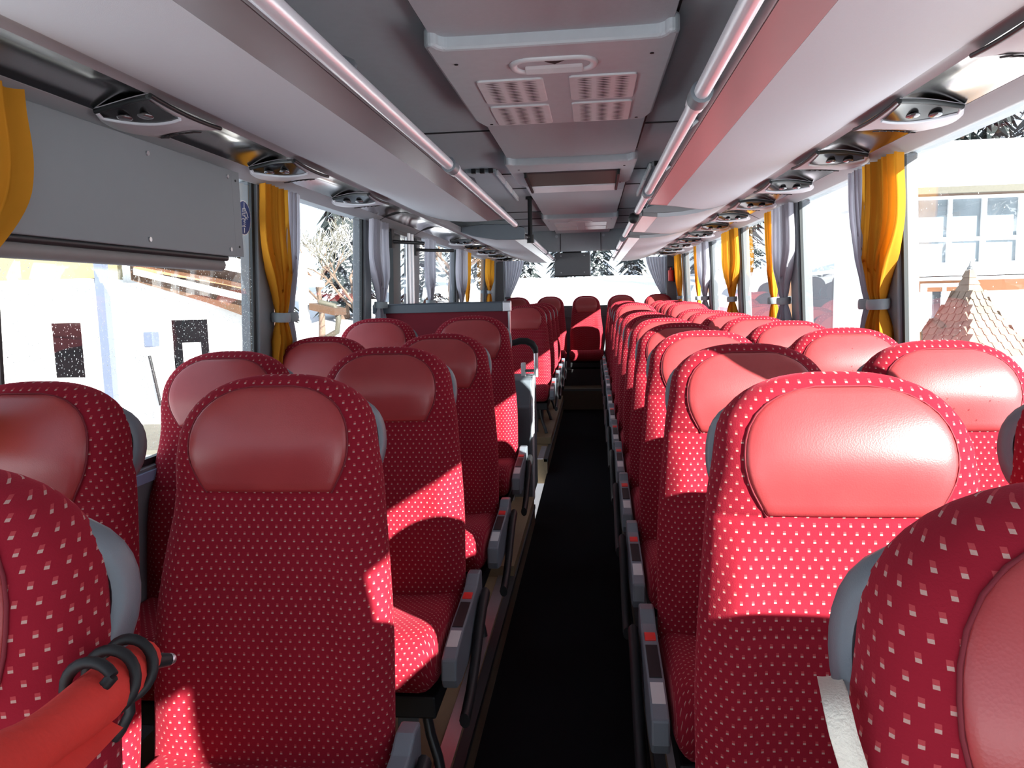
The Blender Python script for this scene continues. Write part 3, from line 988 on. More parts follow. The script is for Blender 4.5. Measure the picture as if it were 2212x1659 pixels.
# ------------------------------------------------------------------ reading light / vent panels
def psu(sx):
    """built for local origin at the near window-side tip: +y runs to the rear, inboard is -sx"""
    t = thing('reading_light_panel', 'x', 'reading light')
    def pt(u, v, dz):
        """v 0 = window side, 1 = inboard; u 0..1 near to far"""
        near = .10 - .095 * v + .030 * math.sin(PI * v)
        far = .385 - .06 * v - .03 * math.sin(PI * v)
        y = near + (far - near) * u
        xw = -.015 + .050 * math.sin(PI * min(1, max(0, u * .95 + .05)))
        x = xw - v * (.205 + xw)
        dome = (math.sin(PI * (.05 + .90 * v)) ** .7) * math.sin(PI * (.04 + .80 * u)) ** .75
        z = .020 * math.sin(PI * min(1, max(0, v))) - .004 - .044 * dome - dz
        return (sx * x, y, z)
    nu, nv = 16, 12
    rows = [[pt(i / nu, j / nv, 0) for j in range(nv + 1)] for i in range(nu + 1)]
    g = G().grid(rows)
    # skirt
    edge = [pt(0, j / nv, 0) for j in range(nv + 1)] + [pt(i / nu, 1, 0) for i in range(1, nu + 1)] + [pt(1, 1 - j / nv, 0) for j in range(1, nv + 1)] + [pt(1 - i / nu, 0, 0) for i in range(1, nu)]
    sk = [[p for p in edge], [(p[0], p[1], p[2] + .010) for p in edge]]
    g.grid(sk, True)
    b = flip_ok(g.make('body', M['psu'], t, 50))
    # lamp panel at the near end
    lim = lambda v: .47 * math.sin(PI * (.12 + .86 * v) * .62) + .02
    lp = [[pt(.012 + (max(.03, .44 - .36 * (1 - v) ** 1.6) - .012) * i / 8, v, .0035) for v in [.06 + .90 * j / 10 for j in range(11)]] for i in range(9)]
    G().grid(lp).make('lamp_panel', M['gloss_black'], t, 50)
    rim = [pt(max(.03, .44 - .36 * (1 - v) ** 1.6), v, .003) for v in [.06 + .90 * j / 12 for j in range(13)]]
    G().tube([pt(.01, .03, .002)] + rim, .0055, 8).make('bezel', M['psu_rim'], t, 60)
    for (u, v) in ((.20, .66), (.16, .36)):
        p = Vector(pt(u, v, .005))
        l = G().ball(p, .020, 8, (.9, 1.15, .35)).make('lamp_lens', M['lens'], t, 60)
    # rubber rim along near edge and inboard edge
    G().tube([pt(0, j / 10, -.001) for j in range(11)], .0065, 8).make('near_seal', M['rubber'], t, 60)
    G().tube([(p[0] - sx * .004, p[1], p[2] + .004) for p in [pt(j / 12, 1, 0) for j in range(13)]], .0055, 8).make('side_seal', M['rubber'], t, 60)
    # vent at the far end
    vp = [[pt(.80 + .10 * (1 - v) + (.995 - .80 - .10 * (1 - v)) * i / 5, v, .003) for v in [.10 + .72 * j / 8 for j in range(9)]] for i in range(6)]
    vent = G().grid(vp).make('vent', M['dark'], t, 50)
    for j in range(7):
        v = .16 + .60 * j / 6
        G().tube([pt(.83 + .08 * (1 - v), v, .0045), pt(.985, v, .0045)], .0022, 5).make('vent_slat', M['rubber'], vent, 60)
    return t

pr_, pl_ = psu(1), psu(-1)
ysr = [1.455, 2.146, 2.837, 3.522, 4.215, 4.90, 5.593, 6.30, 6.988, 7.68, 8.345, 8.99]
ysl = [1.655, 2.475, 3.315, 6.26, 7.03, 7.81, 8.61, 9.35]
for k, y in enumerate(ysr):
    loc = (1.092, y - .10, .474)
    lab = 'silver reading light panel with vent above the sunlit windows, %s of the row' % ORD[k + 1]
    if k == 0:
        pr_.location = loc; pr_['label'] = lab; pr_['group'] = 'reading light panels of the sunlit side'
    else:
        dup(pr_, loc, lab, 'reading light panels of the sunlit side')
for k, y in enumerate(ysl):
    loc = (-1.092, y - .02 if k < 3 else y - .10, .474)
    lab = 'silver reading light panel with vent above the shaded windows, %s of the row' % ORD[k + 1]
    if k == 0:
        pl_.location = loc; pl_['label'] = lab; pl_['group'] = 'reading light panels of the shaded side'
    else:
        dup(pl_, loc, lab, 'reading light panels of the shaded side')

# ------------------------------------------------------------------ monitor, display box, sticker
t = thing('monitor', 'grey back of a flat monitor hanging before the rear window', 'monitor')
G().box(-.335, .078, 8.78, 8.83, .225, .490).make('casing', M['tv'], t, bevel=.006)
for x in (-.258, .012):
    for z in (.262, .455):
        G().tube([(x, 8.781, z), (x, 8.776, z)], .006, 8).make('screw', M['alu'], t, 40)
G().box(.079, .086, 8.782, 8.83, .23, .49).make('side_trim', M['alu'], t)
G().box(-.338, .086, 8.772, 8.83, .214, .224).make('bottom_trim', M['black'], t)
G().box(-.24, -.02, 8.80, 8.815, .485, .62).make('hanger', M['black'], t)

t = thing('display_box', 'grey sheet metal display box mounted across the top of the shaded window', 'display box')
G().box(-1.148, -1.085, 1.10, 2.415, .155, .441).make('housing', M['board'], t, bevel=.003)
G().box(-1.148, -1.088, 2.4185, 2.475, .158, .441).make('end_cap', M['board'], t, bevel=.002)
G().tube([(-1.10, 1.10, .149), (-1.10, 2.37, .149)], .010, 10).make('seal', M['rubber'], t, 60)
G().tube([(-1.118, 1.10, .127), (-1.118, 2.36, .127)], .021, 12).make('roller', mat('grey_brown_roller', (.20, .19, .19), .6), t, 60)
for (y, z) in ((1.92, .178), (2.375, .178), (1.94, .408), (2.385, .415)):
    G().tube([(-1.0855, y, z), (-1.081, y, z)], .0065, 10).make('screw', M['alu'], t, 40)
for z in (.19, .41):
    G().tube([(-1.0885, 2.445, z), (-1.086, 2.445, z)], .004, 8).make('rivet', M['black'], t, 40)

# oval sticker on the glass, its script running up the pane
t = thing('window_sticker', 'navy blue oval sticker with white script on the shaded window', 'sticker')
def onglass(y, z, d):
    return (-(wx(z) + .014) + d, y, z)
def oval(ry, rz, d, y0=2.662, z0=.312, n=36):
    g = G()
    g.v = [onglass(y0, z0, d)] + [onglass(y0 + ry * math.cos(2 * PI * k / n), z0 + rz * math.sin(2 * PI * k / n), d) for k in range(n)]
    g.f = [(0, 1 + k, 1 + (k + 1) % n) for k in range(n)]
    return g
oval(.058, .063, .0000).make('rim', M['white'], t)
oval(.054, .060, .0008).make('disc', M['sticker'], t)
def stroke(pts, r=.0022):
    return [onglass(2.662 + y, .312 + z, .0020) for y, z in pts]
sg = G()
for pts in ([(0, .056), (.0, .036)], [(.0, -.036), (.0, -.054)],
            [(.004, .036), (.020, .022), (.032, .004)], [(-.012, .033), (.010, .034)],
            [(-.012, .033), (-.012, .028), (.008, .028)], [(-.012, .028), (-.014, .021), (.008, .022), (.008, .016), (-.014, .015)],
            [(-.014, .015), (-.014, .009), (.008, .010)], [(.0, .006), (.018, .003), (.024, -.003)],
            [(.012, .003), (.010, -.004), (-.010, -.003), (-.034, -.012)], [(-.004, -.004), (.008, -.010), (-.006, -.012)],
            [(-.006, -.012), (.009, -.017), (-.006, -.019), (.009, -.023), (-.006, -.026), (.008, -.031)], [(.008, -.031), (-.010, -.030), (-.022, -.032), (-.026, -.038)]):
    sg.tube(stroke(pts), .0016, 6)
sg.make('script', M['white'], t, 60)

# ------------------------------------------------------------------ curtains
def curtain(sx, ya, yb, ty, colour, label, x0=None, zt=.445, zb=-.26, tz=-.06, folds=5, tw=.075, ph=0., xin=.030, amp=1.):
    """cloth hung from ya to yb at the top, drawn together at ty by a band"""
    t = thing('curtain', label, 'curtain', group='window curtains')
    nu, nz = folds * 10, 34
    rows = []
    w0 = yb - ya
    c0 = (ya + yb) / 2
    for i in range(nz + 1):
        z = zt + (zb - zt) * i / nz
        if z > tz:
            q = (z - tz) / (zt - tz)           # 0 at the band, 1 at the top
            k = sstep(0, .62, q)
            belly = 1 + .10 * math.sin(PI * min(1, q * 1.1))
            w = tw + (w0 * belly - tw) * k
            c = ty + (c0 - ty) * sstep(0, .8, q)
        else:
            q = (tz - z) / (tz - zb)
            k = sstep(0, .9, q)
            w = tw + (w0 * .62 - tw) * k
            c = ty
        am = amp * (.010 + .016 * (1 - abs(k - .55)))
        pinch = 1 - .45 * math.exp(-((z - tz) / .03) ** 2)
        row = []
        for j in range(nu + 1):
            u = j / nu
            a = 2 * PI * folds * u + ph + .6 * math.sin(3 * z + ph)
            y = c + (u - .5) * w + .004 * math.sin(2 * a)
            x = (x0 if x0 else wx(z) - xin) - am * pinch * (math.sin(a) * .8 + .35 * math.sin(2.3 * a + 1 + ph))
            row.append((sx * x, y, z))
        rows.append(row)
    G().grid(rows).make('cloth', M[colour], t, 180)
    # band and hook
    xx = (x0 if x0 else wx(tz) - xin)
    n = 20
    loop = [(sx * (xx + .034 * math.sin(2 * PI * k / n)), ty + tw * .60 * math.cos(2 * PI * k / n), tz + .002 * math.sin(2 * PI * k / n)) for k in range(n + 1)]
    G().tube(loop, .0035, 8, r2=.019, up=(0, 0, 1), cap=False).make('tieback', M['tie'], t, 60)
    return t

S_, L_ = 'sunlit side', 'shaded side'
curtain(-1, 1.12, 1.455, 1.17, 'ochre', 'ochre curtain beside the grey display box on the shaded side', folds=5, ph=.4, tw=.09, x0=1.06)
curtain(-1, 2.72, 2.92, 2.88, 'ochre', 'ochre curtain on the shaded side tied together with a grey one', folds=5, ph=1.2)
curtain(-1, 2.925, 3.07, 2.965, 'grey', 'grey curtain tied to the ochre one beside the oval sticker', folds=4, ph=.2, tw=.06)
curtain(-1, 4.03, 4.32, 4.24, 'grey', 'grey curtain in front of the entrance door', folds=5, ph=.7, tz=-.03, tw=.10, xin=.05)
curtain(-1, 5.50, 5.80, 5.68, 'grey', 'grey curtain behind the entrance door handrails', folds=5, ph=.1, tz=-.03, tw=.09)
curtain(-1, 6.78, 7.26, 7.05, 'grey', 'grey curtain beyond the entrance door with an ochre edge', folds=6, ph=.5, tz=-.06)
curtain(-1, 7.30, 7.50, 7.38, 'ochre', 'narrow ochre curtain behind the grey one beyond the door', folds=3, ph=.9, tz=-.06, tw=.05)
curtain(-1, 8.65, 9.24, 8.98, 'ochre', 'small ochre curtain before the rear corner on the shaded side', folds=6, ph=.3, tz=.06, tw=.12)
curtain(1, 2.64, 2.94, 2.86, 'ochre', 'bright ochre curtain at the big sunlit window facing the house', folds=6, ph=.8, tw=.10, amp=1.25)
curtain(1, 2.945, 3.12, 2.955, 'grey', 'grey curtain tied behind the bright ochre one', folds=5, ph=.2, tw=.06)
curtain(1, 4.00, 4.36, 4.22, 'grey', 'grey curtain at the second pillar of the sunlit side', folds=6, ph=.4, tw=.09)
curtain(1, 4.39, 4.54, 4.44, 'ochre', 'narrow ochre curtain behind the grey one at the second pillar', folds=3, ph=.1, tw=.05)
curtain(1, 5.46, 6.02, 5.74, 'ochre', 'ochre curtain at the third pillar of the sunlit side', folds=6, ph=.7, tw=.11)
curtain(1, 6.82, 7.40, 7.10, 'grey', 'grey curtain at the fourth pillar of the sunlit side', folds=6, ph=.3, tw=.11)
curtain(1, 7.46, 7.64, 7.50, 'ochre', 'narrow ochre curtain behind the grey one at the fourth pillar', folds=3, ph=.5, tw=.05)
curtain(1, 8.93, 9.40, 9.10, 'ochre', 'small ochre curtain before the fire extinguisher', folds=6, ph=.2, tw=.12)
# curtains beside the camera; they shade parts of the front rows
curtain(1, -.50, -.29, -.36, 'ochre', 'ochre curtain at the pillar beside the very first sunlit row', folds=4, ph=.5, tw=.07)
curtain(1, -.285, -.13, -.27, 'grey', 'grey curtain at the pillar beside the very first sunlit row', folds=4, ph=.1, tw=.06)
curtain(1, 1.25, 1.52, 1.45, 'ochre', 'ochre curtain at the front pillar of the sunlit side', folds=5, ph=.2, tw=.09)
curtain(1, 1.525, 1.69, 1.54, 'grey', 'grey curtain at the front pillar of the sunlit side', folds=4, ph=.6, tw=.06)

def rear_curtain(sx, label):
    t = thing('curtain', label, 'curtain', group='window curtains')
    rows = []
    nu, nz = 60, 30
    for i in range(nz + 1):
        q = i / nz
        z = .47 + (-.02 - .47) * q
        xi = .80 + (1.00 - .80) * q ** 1.4          # inner edge sweeps outwards
        xo = 1.075 - .02 * q
        row = []
        for j in range(nu + 1):
            u = j / nu
            a = 2 * PI * 7 * u + .4
            row.append((sx * (xi + (xo - xi) * u), 9.93 + .022 * (1 - .6 * q) * math.sin(a) + .008 * math.sin(2.2 * a), z))
        rows.append(row)
    for i in range(1, 9):
        q = i / 8
        z = -.02 - .12 * q
        xi, xo = 1.0 - .03 * q, 1.055
        rows.append([(sx * (xi + (xo - xi) * j / nu), 9.93 + (.009 + .008 * q) * math.sin(2 * PI * 7 * j / nu + .4), z) for j in range(nu + 1)])
    G().grid(rows).make('cloth', M['grey'], t, 180)
    G().box(*sorted((sx * .985, sx * 1.068)), 9.905, 9.955, -.035, -.005).make('tieback', M['tie'], t, bevel=.004)
rear_curtain(-1, 'grey gathered curtain in the shaded corner of the rear window')
rear_curtain(1, 'grey gathered curtain in the sunlit corner of the rear window')

t = thing('fire_extinguisher', 'small red fire extinguisher on the wall by the rear corner', 'fire extinguisher')
G().tube([(1.105, 9.72, .145), (1.105, 9.72, .150), (1.103, 9.72, .28), (1.102, 9.72, .292)], [.030, .038, .038, .020], 14).make('cylinder', M['red'], t, 50)
G().tube([(1.102, 9.72, .290), (1.102, 9.72, .318)], .014, 10).make('valve', M['red'], t, 50)
G().box(1.06, 1.12, 9.715, 9.725, .318, .330).make('lever', M['black'], t)
G().box(1.135, 1.15, 9.69, 9.75, .13, .31).make('bracket', M['black'], t)

# ------------------------------------------------------------------ stairwell partition and console
t = thing('stairwell_partition', 'red cloth partition with slate top rail in front of the stairwell', 'partition')
G().box(-1.17, -.385, 4.285, 4.325, -1.257, -.079).make('panel', M['redcloth'], t, bevel=.004)
flip_ok(G().prism_x([(4.27, -.082), (4.272, -.034), (4.285, -.026), (4.325, -.026), (4.338, -.034), (4.34, -.082)], -1.185, -.414).make('top_rail', M['slate'], t, 40, bevel=.003))
flip_ok(G().prism_x([(4.268, -.084), (4.270, -.032), (4.284, -.024), (4.326, -.024), (4.340, -.032), (4.342, -.084)], -.413, -.368).make('corner_cap', M['alu'], t, 40, bevel=.003))
G().box(-.384, -.374, 4.28, 4.33, -1.257, -.085).make('edge_trim', M['alu'], t)

t = thing('stairwell_console', 'slate blue console box with sloping top beside the aisle', 'console')
poly = [(4.42, -1.257), (4.40, -.668), (4.42, -.655), (4.56, -.520), (4.60, -.512), (4.90, -.512), (4.90, -1.257)]
flip_ok(G().prism_x(poly, -.60, -.278).make('housing', M['handle'], t, bevel=.008))
flip_ok(G().prism_x([(4.44, -1.25), (4.43, -.66), (4.58, -.515), (4.66, -.50), (4.58, -.66), (4.52, -.95), (4.50, -1.25)], -.277, -.266).make('side_fin', M['hatch'], t, bevel=.003))
t = thing('stair_handrail', 'grey tube handrail with curved black grip rising above the console', 'handrail')
G().tube([(-.262, 4.74, -.518), (-.262, 4.74, -.36)], .0145, 12).make('post', M['alu'], t, 60)
G().tube([(-.262, 4.74, -.365), (-.266, 4.74, -.335), (-.285, 4.74, -.305), (-.320, 4.74, -.287), (-.36, 4.74, -.285), (-.42, 4.74, -.30)], [.017, .020, .022, .022, .022, .018], 12).make('grip', M['black'], t, 60)
G().tube([(-.275, 4.74, -.478), (-.335, 4.74, -.478)], .010, 10).make('cross_bar', M['greymetal'], t, 60)
G().box(-.36, -.330, 4.73, 4.76, -.516, -.425).make('bracket_plate', M['hatch_white'], t, bevel=.006)
G().tube([(-.285, 4.735, -.515), (-.263, 4.735, -.498)], .008, 8).make('end_loop', M['alu'], t, 60)

# ------------------------------------------------------------------ things tied to the nearest handles
def lathe_between(g, a, b, rs, n=12):
    a, b = Vector(a), Vector(b)
    pts = [a + (b - a) * (i / (len(rs) - 1)) for i in range(len(rs))]
    return g.tube(pts, rs, n)
t = thing('rolled_umbrella', 'bright red folded umbrella tied to the grey seat handle', 'umbrella')
um = G()
A, B = Vector((-.255, .315, -.262)), Vector((-.306, .600, -.318))
pts, rr_ = [], []
for i in range(15):
    q = i / 14
    p = A.lerp(B, q)
    p.z += -.010 * math.sin(PI * q)
    pts.append(p)
    rr_.append(.024 - .006 * q + .0025 * math.sin(9 * q + 1))
um.tube(pts, rr_, 14)
um.make('canopy', M['umbrella'], t, 60)
# loose fold hanging under the roll
rows = []
for i in range(11):
    q = i / 10
    p = A.lerp(B, .10 + .62 * q)
    rows.append([(p.x + .02 * u, p.y - .012 + .010 * math.sin(5 * q + 3 * u), p.z - .012 - (.020 + .020 * (1 - q)) * u) for u in (0, .33, .66, 1)])
G().grid(rows).make('loose_fold', M['umbrella'], t, 180)
G().tube([B + Vector((.002, -.01, .0)), B + Vector((.012, .020, -.012))], [.009, .006], 10).make('tip', M['black'], t, 60)
G().ball(B + Vector((.0125, .022, -.0125)), .0055, 8).make('tip_cap', M['alu'], t, 60)
t = thing('bungee_cord', 'black elastic cord wound round the red umbrella and seat handle', 'cord')
c0 = A.lerp(B, .84)
pts = []
for i in range(60):
    q = i / 59
    a = 2 * PI * 2.6 * q + .6
    p = A.lerp(B, .66 + .30 * q)
    d = (B - A).normalized()
    n1 = d.cross(Vector((0, 0, 1))).normalized(); n2 = n1.cross(d)
    pts.append(p + (n1 * math.cos(a) + n2 * math.sin(a)) * .0235)
G().tube(pts, .0048, 8).make('coil', M['black'], t, 60)
e0 = pts[0]
G().tube([e0, e0 + Vector((-.012, -.006, -.014)), e0 + Vector((-.020, -.008, -.028)), e0 + Vector((-.024, -.006, -.040))], .0048, 8).make('loose_end', M['black'], t, 60)
e1 = pts[-1]
G().tube([e1, e1 + Vector((.004, -.006, -.02)), e1 + Vector((-.004, -.008, -.035)), e1 + Vector((-.012, -.006, -.045))], .0048, 8).make('loose_end', M['black'], t, 60)

t = thing('webbing_strap', 'ivory ribbed webbing strap hanging from the grey handle', 'strap')
rows = []
cen = [(.284, .566, -.298), (.275, .532, -.286), (.2675, .502, -.277), (.2655, .488, -.281), (.2670, .480, -.294), (.2705, .473, -.309), (.280, .463, -.345), (.291, .455, -.40)]
for i, p in enumerate(cen):
    rows.append([(p[0] + .0085 * u, p[1] - .003 * (1 - u * u), p[2] + .002 * u) for u in (-1, -.6, -.2, .2, .6, 1)])
b_ = [[(x, y + .003, z) for x, y, z in r] for r in rows]
G().grid(rows).grid([r[::-1] for r in b_]).make('band', M['webbing'], t, 60)

# ------------------------------------------------------------------ outside
GZ = -2.30
g = G()
rows = []
for i in range(61):
    y = -40 + 130 * i / 60
    row = []
    for j in range(61):
        x = -65 + 130 * j / 60
        r = math.hypot(x, y - 5)
        z = GZ + .05 * math.sin(x * .9) * math.cos(y * .7)
        # banks behind the coach and to both sides
        z += 3.6 * sstep(24, 55, y) + 6.0 * sstep(20, 60, x) * sstep(6, 30, y) + 1.0 * sstep(16, 40, -x)
        row.append((x, y, z))
    rows.append(row)
flip_ok(G().grid(rows).make('ground', M['snow'], None, 180, kind='structure'))
G().box(-14, -1.6, 10.6, 13.0, GZ - .1, GZ + .075).make('ground_paving', M['asphalt'], kind='structure')

# white garage building seen through the shaded windows
t = thing('garage_building', 'white garage building with dark openings seen through the shaded window', 'building')
YB = 14.0
def holes(g, x0, x1, z0, z1, hs, y, d=.25):
    """wall with rectangular openings: built from strips"""
    xs = sorted({x0, x1} | {a for h in hs for a in h[:2]})
    for a, b in zip(xs, xs[1:]):
        col = [h for h in hs if h[0] <= a and h[1] >= b]
        z = z0
        for h in sorted(col, key=lambda h: h[2]):
            if h[2] > z:
                g.box(a, b, y, y + d, z, h[2])
            z = h[3]
        if z < z1:
            g.box(a, b, y, y + d, z, z1)
    return g
holes(G(), -17, -6.0, GZ, .46, [(-11.03, -10.2, -1.45, -.31), (-8.40, -7.50, -2.2, -.30)], YB).make('front_wall', M['render'], t)
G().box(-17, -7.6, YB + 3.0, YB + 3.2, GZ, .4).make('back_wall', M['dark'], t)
G().box(-8.29, -7.94, YB + .4, YB + .5, GZ + .1, -.78).make('inner_door', M['white'], t)
G().box(-17, -9.65, YB - .5, YB + 3.2, .46, .55).make('flat_roof', M['snow'], t)
G().box(-17, -9.6, YB + .6, YB + .75, .55, 1.5).make('upper_wall', mat('pale_yellow_render', (.20, .17, .09), .9), t)
G().box(-9.6, -9.42, YB - .30, YB - .12, GZ, 1.05).make('corner_post', M['pipe_blue'], t)
G().box(-9.4, -8.9, YB + .3, YB + .6, .46, 1.2).make('upper_wall', M['render'], t)
# sloping timber eave falling to the rear
flip_ok(G().prism_y([(-8.85, .50), (-8.85, .98), (-8.2, .95), (-6.2, .50), (-6.0, -.45), (-6.45, -.30), (-7.3, .02)], YB - .28, YB + .1).make('eave_board', M['timber'], t))
flip_ok(G().prism_y([(-8.75, .98), (-8.2, .96), (-6.2, .52), (-5.6, .30), (-5.6, .42), (-6.2, .66), (-8.2, 1.12), (-8.75, 1.14)], YB - .75, YB + 1.5).make('eave_snow', M['snow'], t))
flip_ok(G().prism_y([(-8.7, .72), (-6.9, .26), (-5.9, .0), (-5.9, -.10), (-6.9, .14), (-8.7, .60)], YB - .42, YB - .29).make('gutter', M['white'], t))
flip_ok(G().prism_y([(-8.7, .80), (-6.9, .46), (-5.9, .2), (-5.9, .12), (-6.9, .36), (-8.7, .70)], YB - .40, YB - .29).make('eave_beam', M['orange'], t))

t = thing('fuel_pump', 'white post with blue cap beside the garage opening', 'pump')
G().box(-8.33, -8.05, YB - .7, YB - .5, GZ, -.80).make('cabinet', M['white'], t, bevel=.02)
G().box(-8.42, -8.22, YB - .72, YB - .5, -.79, -.50).make('cap', M['pipe_blue'], t, bevel=.02)
G().tube([(-8.30, YB - .75, -.95), (-8.22, YB - .76, -1.4), (-8.15, YB - .75, -1.9)], .03, 8).make('hose', M['black'], t, 60)

tag(G().box(-5.56, -5.40, 13.9, 14.06, GZ, .93).make('gate_post', M['hatch_white'], bevel=.02), 'tall pale post beyond the grey curtain on the shaded side', 'post')

def bare_tree(name, label, loc, h, mtl, seed, group='frosted trees by the road'):
    rnd = random.Random(seed)
    t = thing(name, label, 'tree', loc, group)
    tr, tw = G(), G()
    tr.tube([(0, 0, 0), (.05, 0, h * .25), (-.04, .05, h * .5)], [.13, .10, .07], 8)
    def grow(p, d, L, r, n):
        q = p + d * L
        m = p + d * L * .5 + Vector((rnd.uniform(-1, 1), rnd.uniform(-1, 1), rnd.uniform(-.4, .6))) * L * .10
        (tw if n < 3 else tr).tube([p, m, q], [r, r * .85, r * .65], 5, cap=False)
        if n == 0:
            return
        for _ in range(3 if n > 1 else 4):
            e = (d + Vector((rnd.uniform(-1, 1), rnd.uniform(-1, 1), rnd.uniform(-.35, .75))) * .8).normalized()
            grow(q, e, L * rnd.uniform(.62, .82), r * .6, n - 1)
    for k in range(5):
        a = 2 * PI * k / 5 + seed
        grow(Vector((-.04, .05, h * (.36 + .03 * k))), Vector((math.cos(a) * .7, math.sin(a) * .7, .75)).normalized(), h * .20, .045, 4)
    tr.make('trunk', M['bark'], t, 60)
    tw.make('twigs', mtl, t, 60)
    return t
bt = bare_tree('bare_tree', 'frosted bare tree standing on snow beyond the tall pale post', (-6.6, 20.5, -1.9), 4.6, M['frost'], 3)
for i, (x, y, z, lab) in enumerate(((-9.3, 25, -1.6, 'frosted bare tree over the garage eave'), (-4.6, 25, -1.4, 'frosted bare tree past the entrance door'), (-6.2, 33, -.8, 'frosted bare tree high behind the others'), (-3.9, 36, -.2, 'frosted bare tree behind the shaded rear rows'))):
    dup(bt, (x, y, z), lab, rz=1.1 * (i + 1))

t = thing('drain_spout', 'brown roof spout and timber stack beyond the pale post', 'spout')
G().tube([(-5.25, 14.2, -.02), (-4.95, 14.2, -.10), (-4.88, 14.2, -.35), (-4.92, 14.2, -.6), (-5.2, 14.2, -.75)], .06, 8).make('pipe', M['copper'], t, 60)
flip_ok(G().prism_y([(-5.35, -.03), (-4.85, -.15), (-4.85, -.28), (-5.35, -.16)], 13.9, 14.6).make('eave_end', M['timber'], t))
for k, (x, lab) in enumerate(((-5.15, 'orange wooden bench on the snow below the pale post'), (-4.62, 'orange wooden bench on the snow beside the bare tree'))):
    t = thing('snow_bench', lab, 'bench', (x, 13.6, 0), group='wooden benches in the snow')
    G().box(-.22, .22, -.15, .15, -.86, -.76).make('seat', mat('orange_wood', (.26, .12, .05), .7), t)
    for sx in (-1, 1):
        G().box(sx * .18 - .03, sx * .18 + .03, -.13, .13, GZ, -.86).make('leg', M['timber'], t)

# house seen through the sunlit window
t = thing('village_house', 'orange and white house with snowy roof outside the sunlit window', 'house')
YH = 18.0
wallm = M['render']
holes(G(), 6.95, 14.5, GZ, -.13, [(7.78, 8.56, -.86, .0)], YH + .25).make('lower_wall', wallm, t)
G().box(6.95, 14.5, YH + .24, YH + .5, -.13, .20).make('wall_band', M['orange'], t)
G().box(6.95, 14.5, YH + .25, YH + .5, .20, 2.05).make('upper_wall', M['orange'], t)
G().box(6.95, 7.2, YH + .5, YH + 4.2, GZ, 2.0).make('side_wall', M['render'], t)
G().box(6.90, 7.3, YH + 4.2, YH + 17, GZ, .42).make('annex_wall', mat('grey_annex_render', (.20, .20, .21), .9), t)
flip_ok(G().prism_y([(6.8, .42), (6.8, .52), (9.5, 1.3), (9.5, .42)], YH + 4.2, YH + 17).make('annex_snow', M['snow'], t))
bay_ = G()
xs = [7.36, 8.05, 8.13, 8.76, 8.85, 9.53]
holes(bay_, 7.20, 9.72, .30, 2.0, [(7.36, 8.05, .52, .99), (7.36, 8.05, 1.08, 1.92), (8.13, 8.76, .52, .99), (8.13, 8.76, 1.08, 1.92), (8.86, 9.53, .52, .99), (8.86, 9.53, 1.08, 1.92)], YH - .12, .12)
bw = bay_.make('bay_window', M['white'], t)
for (a, b) in ((7.36, 8.05), (8.13, 8.76), (8.86, 9.53)):
    for (c, d) in ((.52, .99), (1.08, 1.92)):
        G().box(a, b, YH - .05, YH - .03, c, d).make('pane', M['pane_blue'], bw)
G().box(9.9, 11.6, YH - .12, YH + .2, .3, 2.0).make('side_window', M['white'], t)
G().box(7.0, 12, YH - .30, YH + .3, .22, .30).make('bay_sill', M['white'], t)
G().box(7.15, 12, YH - .22, YH + .3, .12, .20).make('awning_rail', M['hatch_white'], t)
G().box(6.9, 7.18, YH - .06, YH + .2, .35, 1.92).make('side_glass', mat('amber_pane', (.30, .19, .07), .2), t)
lw = holes(G(), 7.66, 8.68, -.95, .06, [(7.78, 8.14, -.85, -.03), (8.20, 8.56, -.85, -.03)], YH + .16, .1).make('lower_window', M['hatch_white'], t)
for a, b in ((7.78, 8.14), (8.20, 8.56)):
    G().box(a, b, YH + .30, YH + .32, -.85, -.03).make('pane', M['pane'], lw)
    G().grid([[(a + (b - a) * (.06 + .40 * j / 12 + s * .5), YH + .27 + .012 * math.sin(j * 1.7), z) for j in range(13)] for z in (-.05, -.83) for s in (0,)]).make('net_curtain', M['white'], lw, 180)
G().box(6.4, 14.8, YH - .75, YH - .60, 1.98, 2.12).make('gutter', M['copper'], t)
G().box(6.4, 14.8, YH - .60, YH + .3, 1.99, 2.05).make('soffit', M['timber'], t)
flip_ok(G().prism_x([(YH - .72, 2.12), (YH - .74, 2.36), (YH - .2, 2.72), (YH + 2.2, 3.60), (YH + 4.6, 2.3), (YH + 4.4, 2.1)], 6.3, 14.9).make('snow_roof', M['snow'], t, 40))

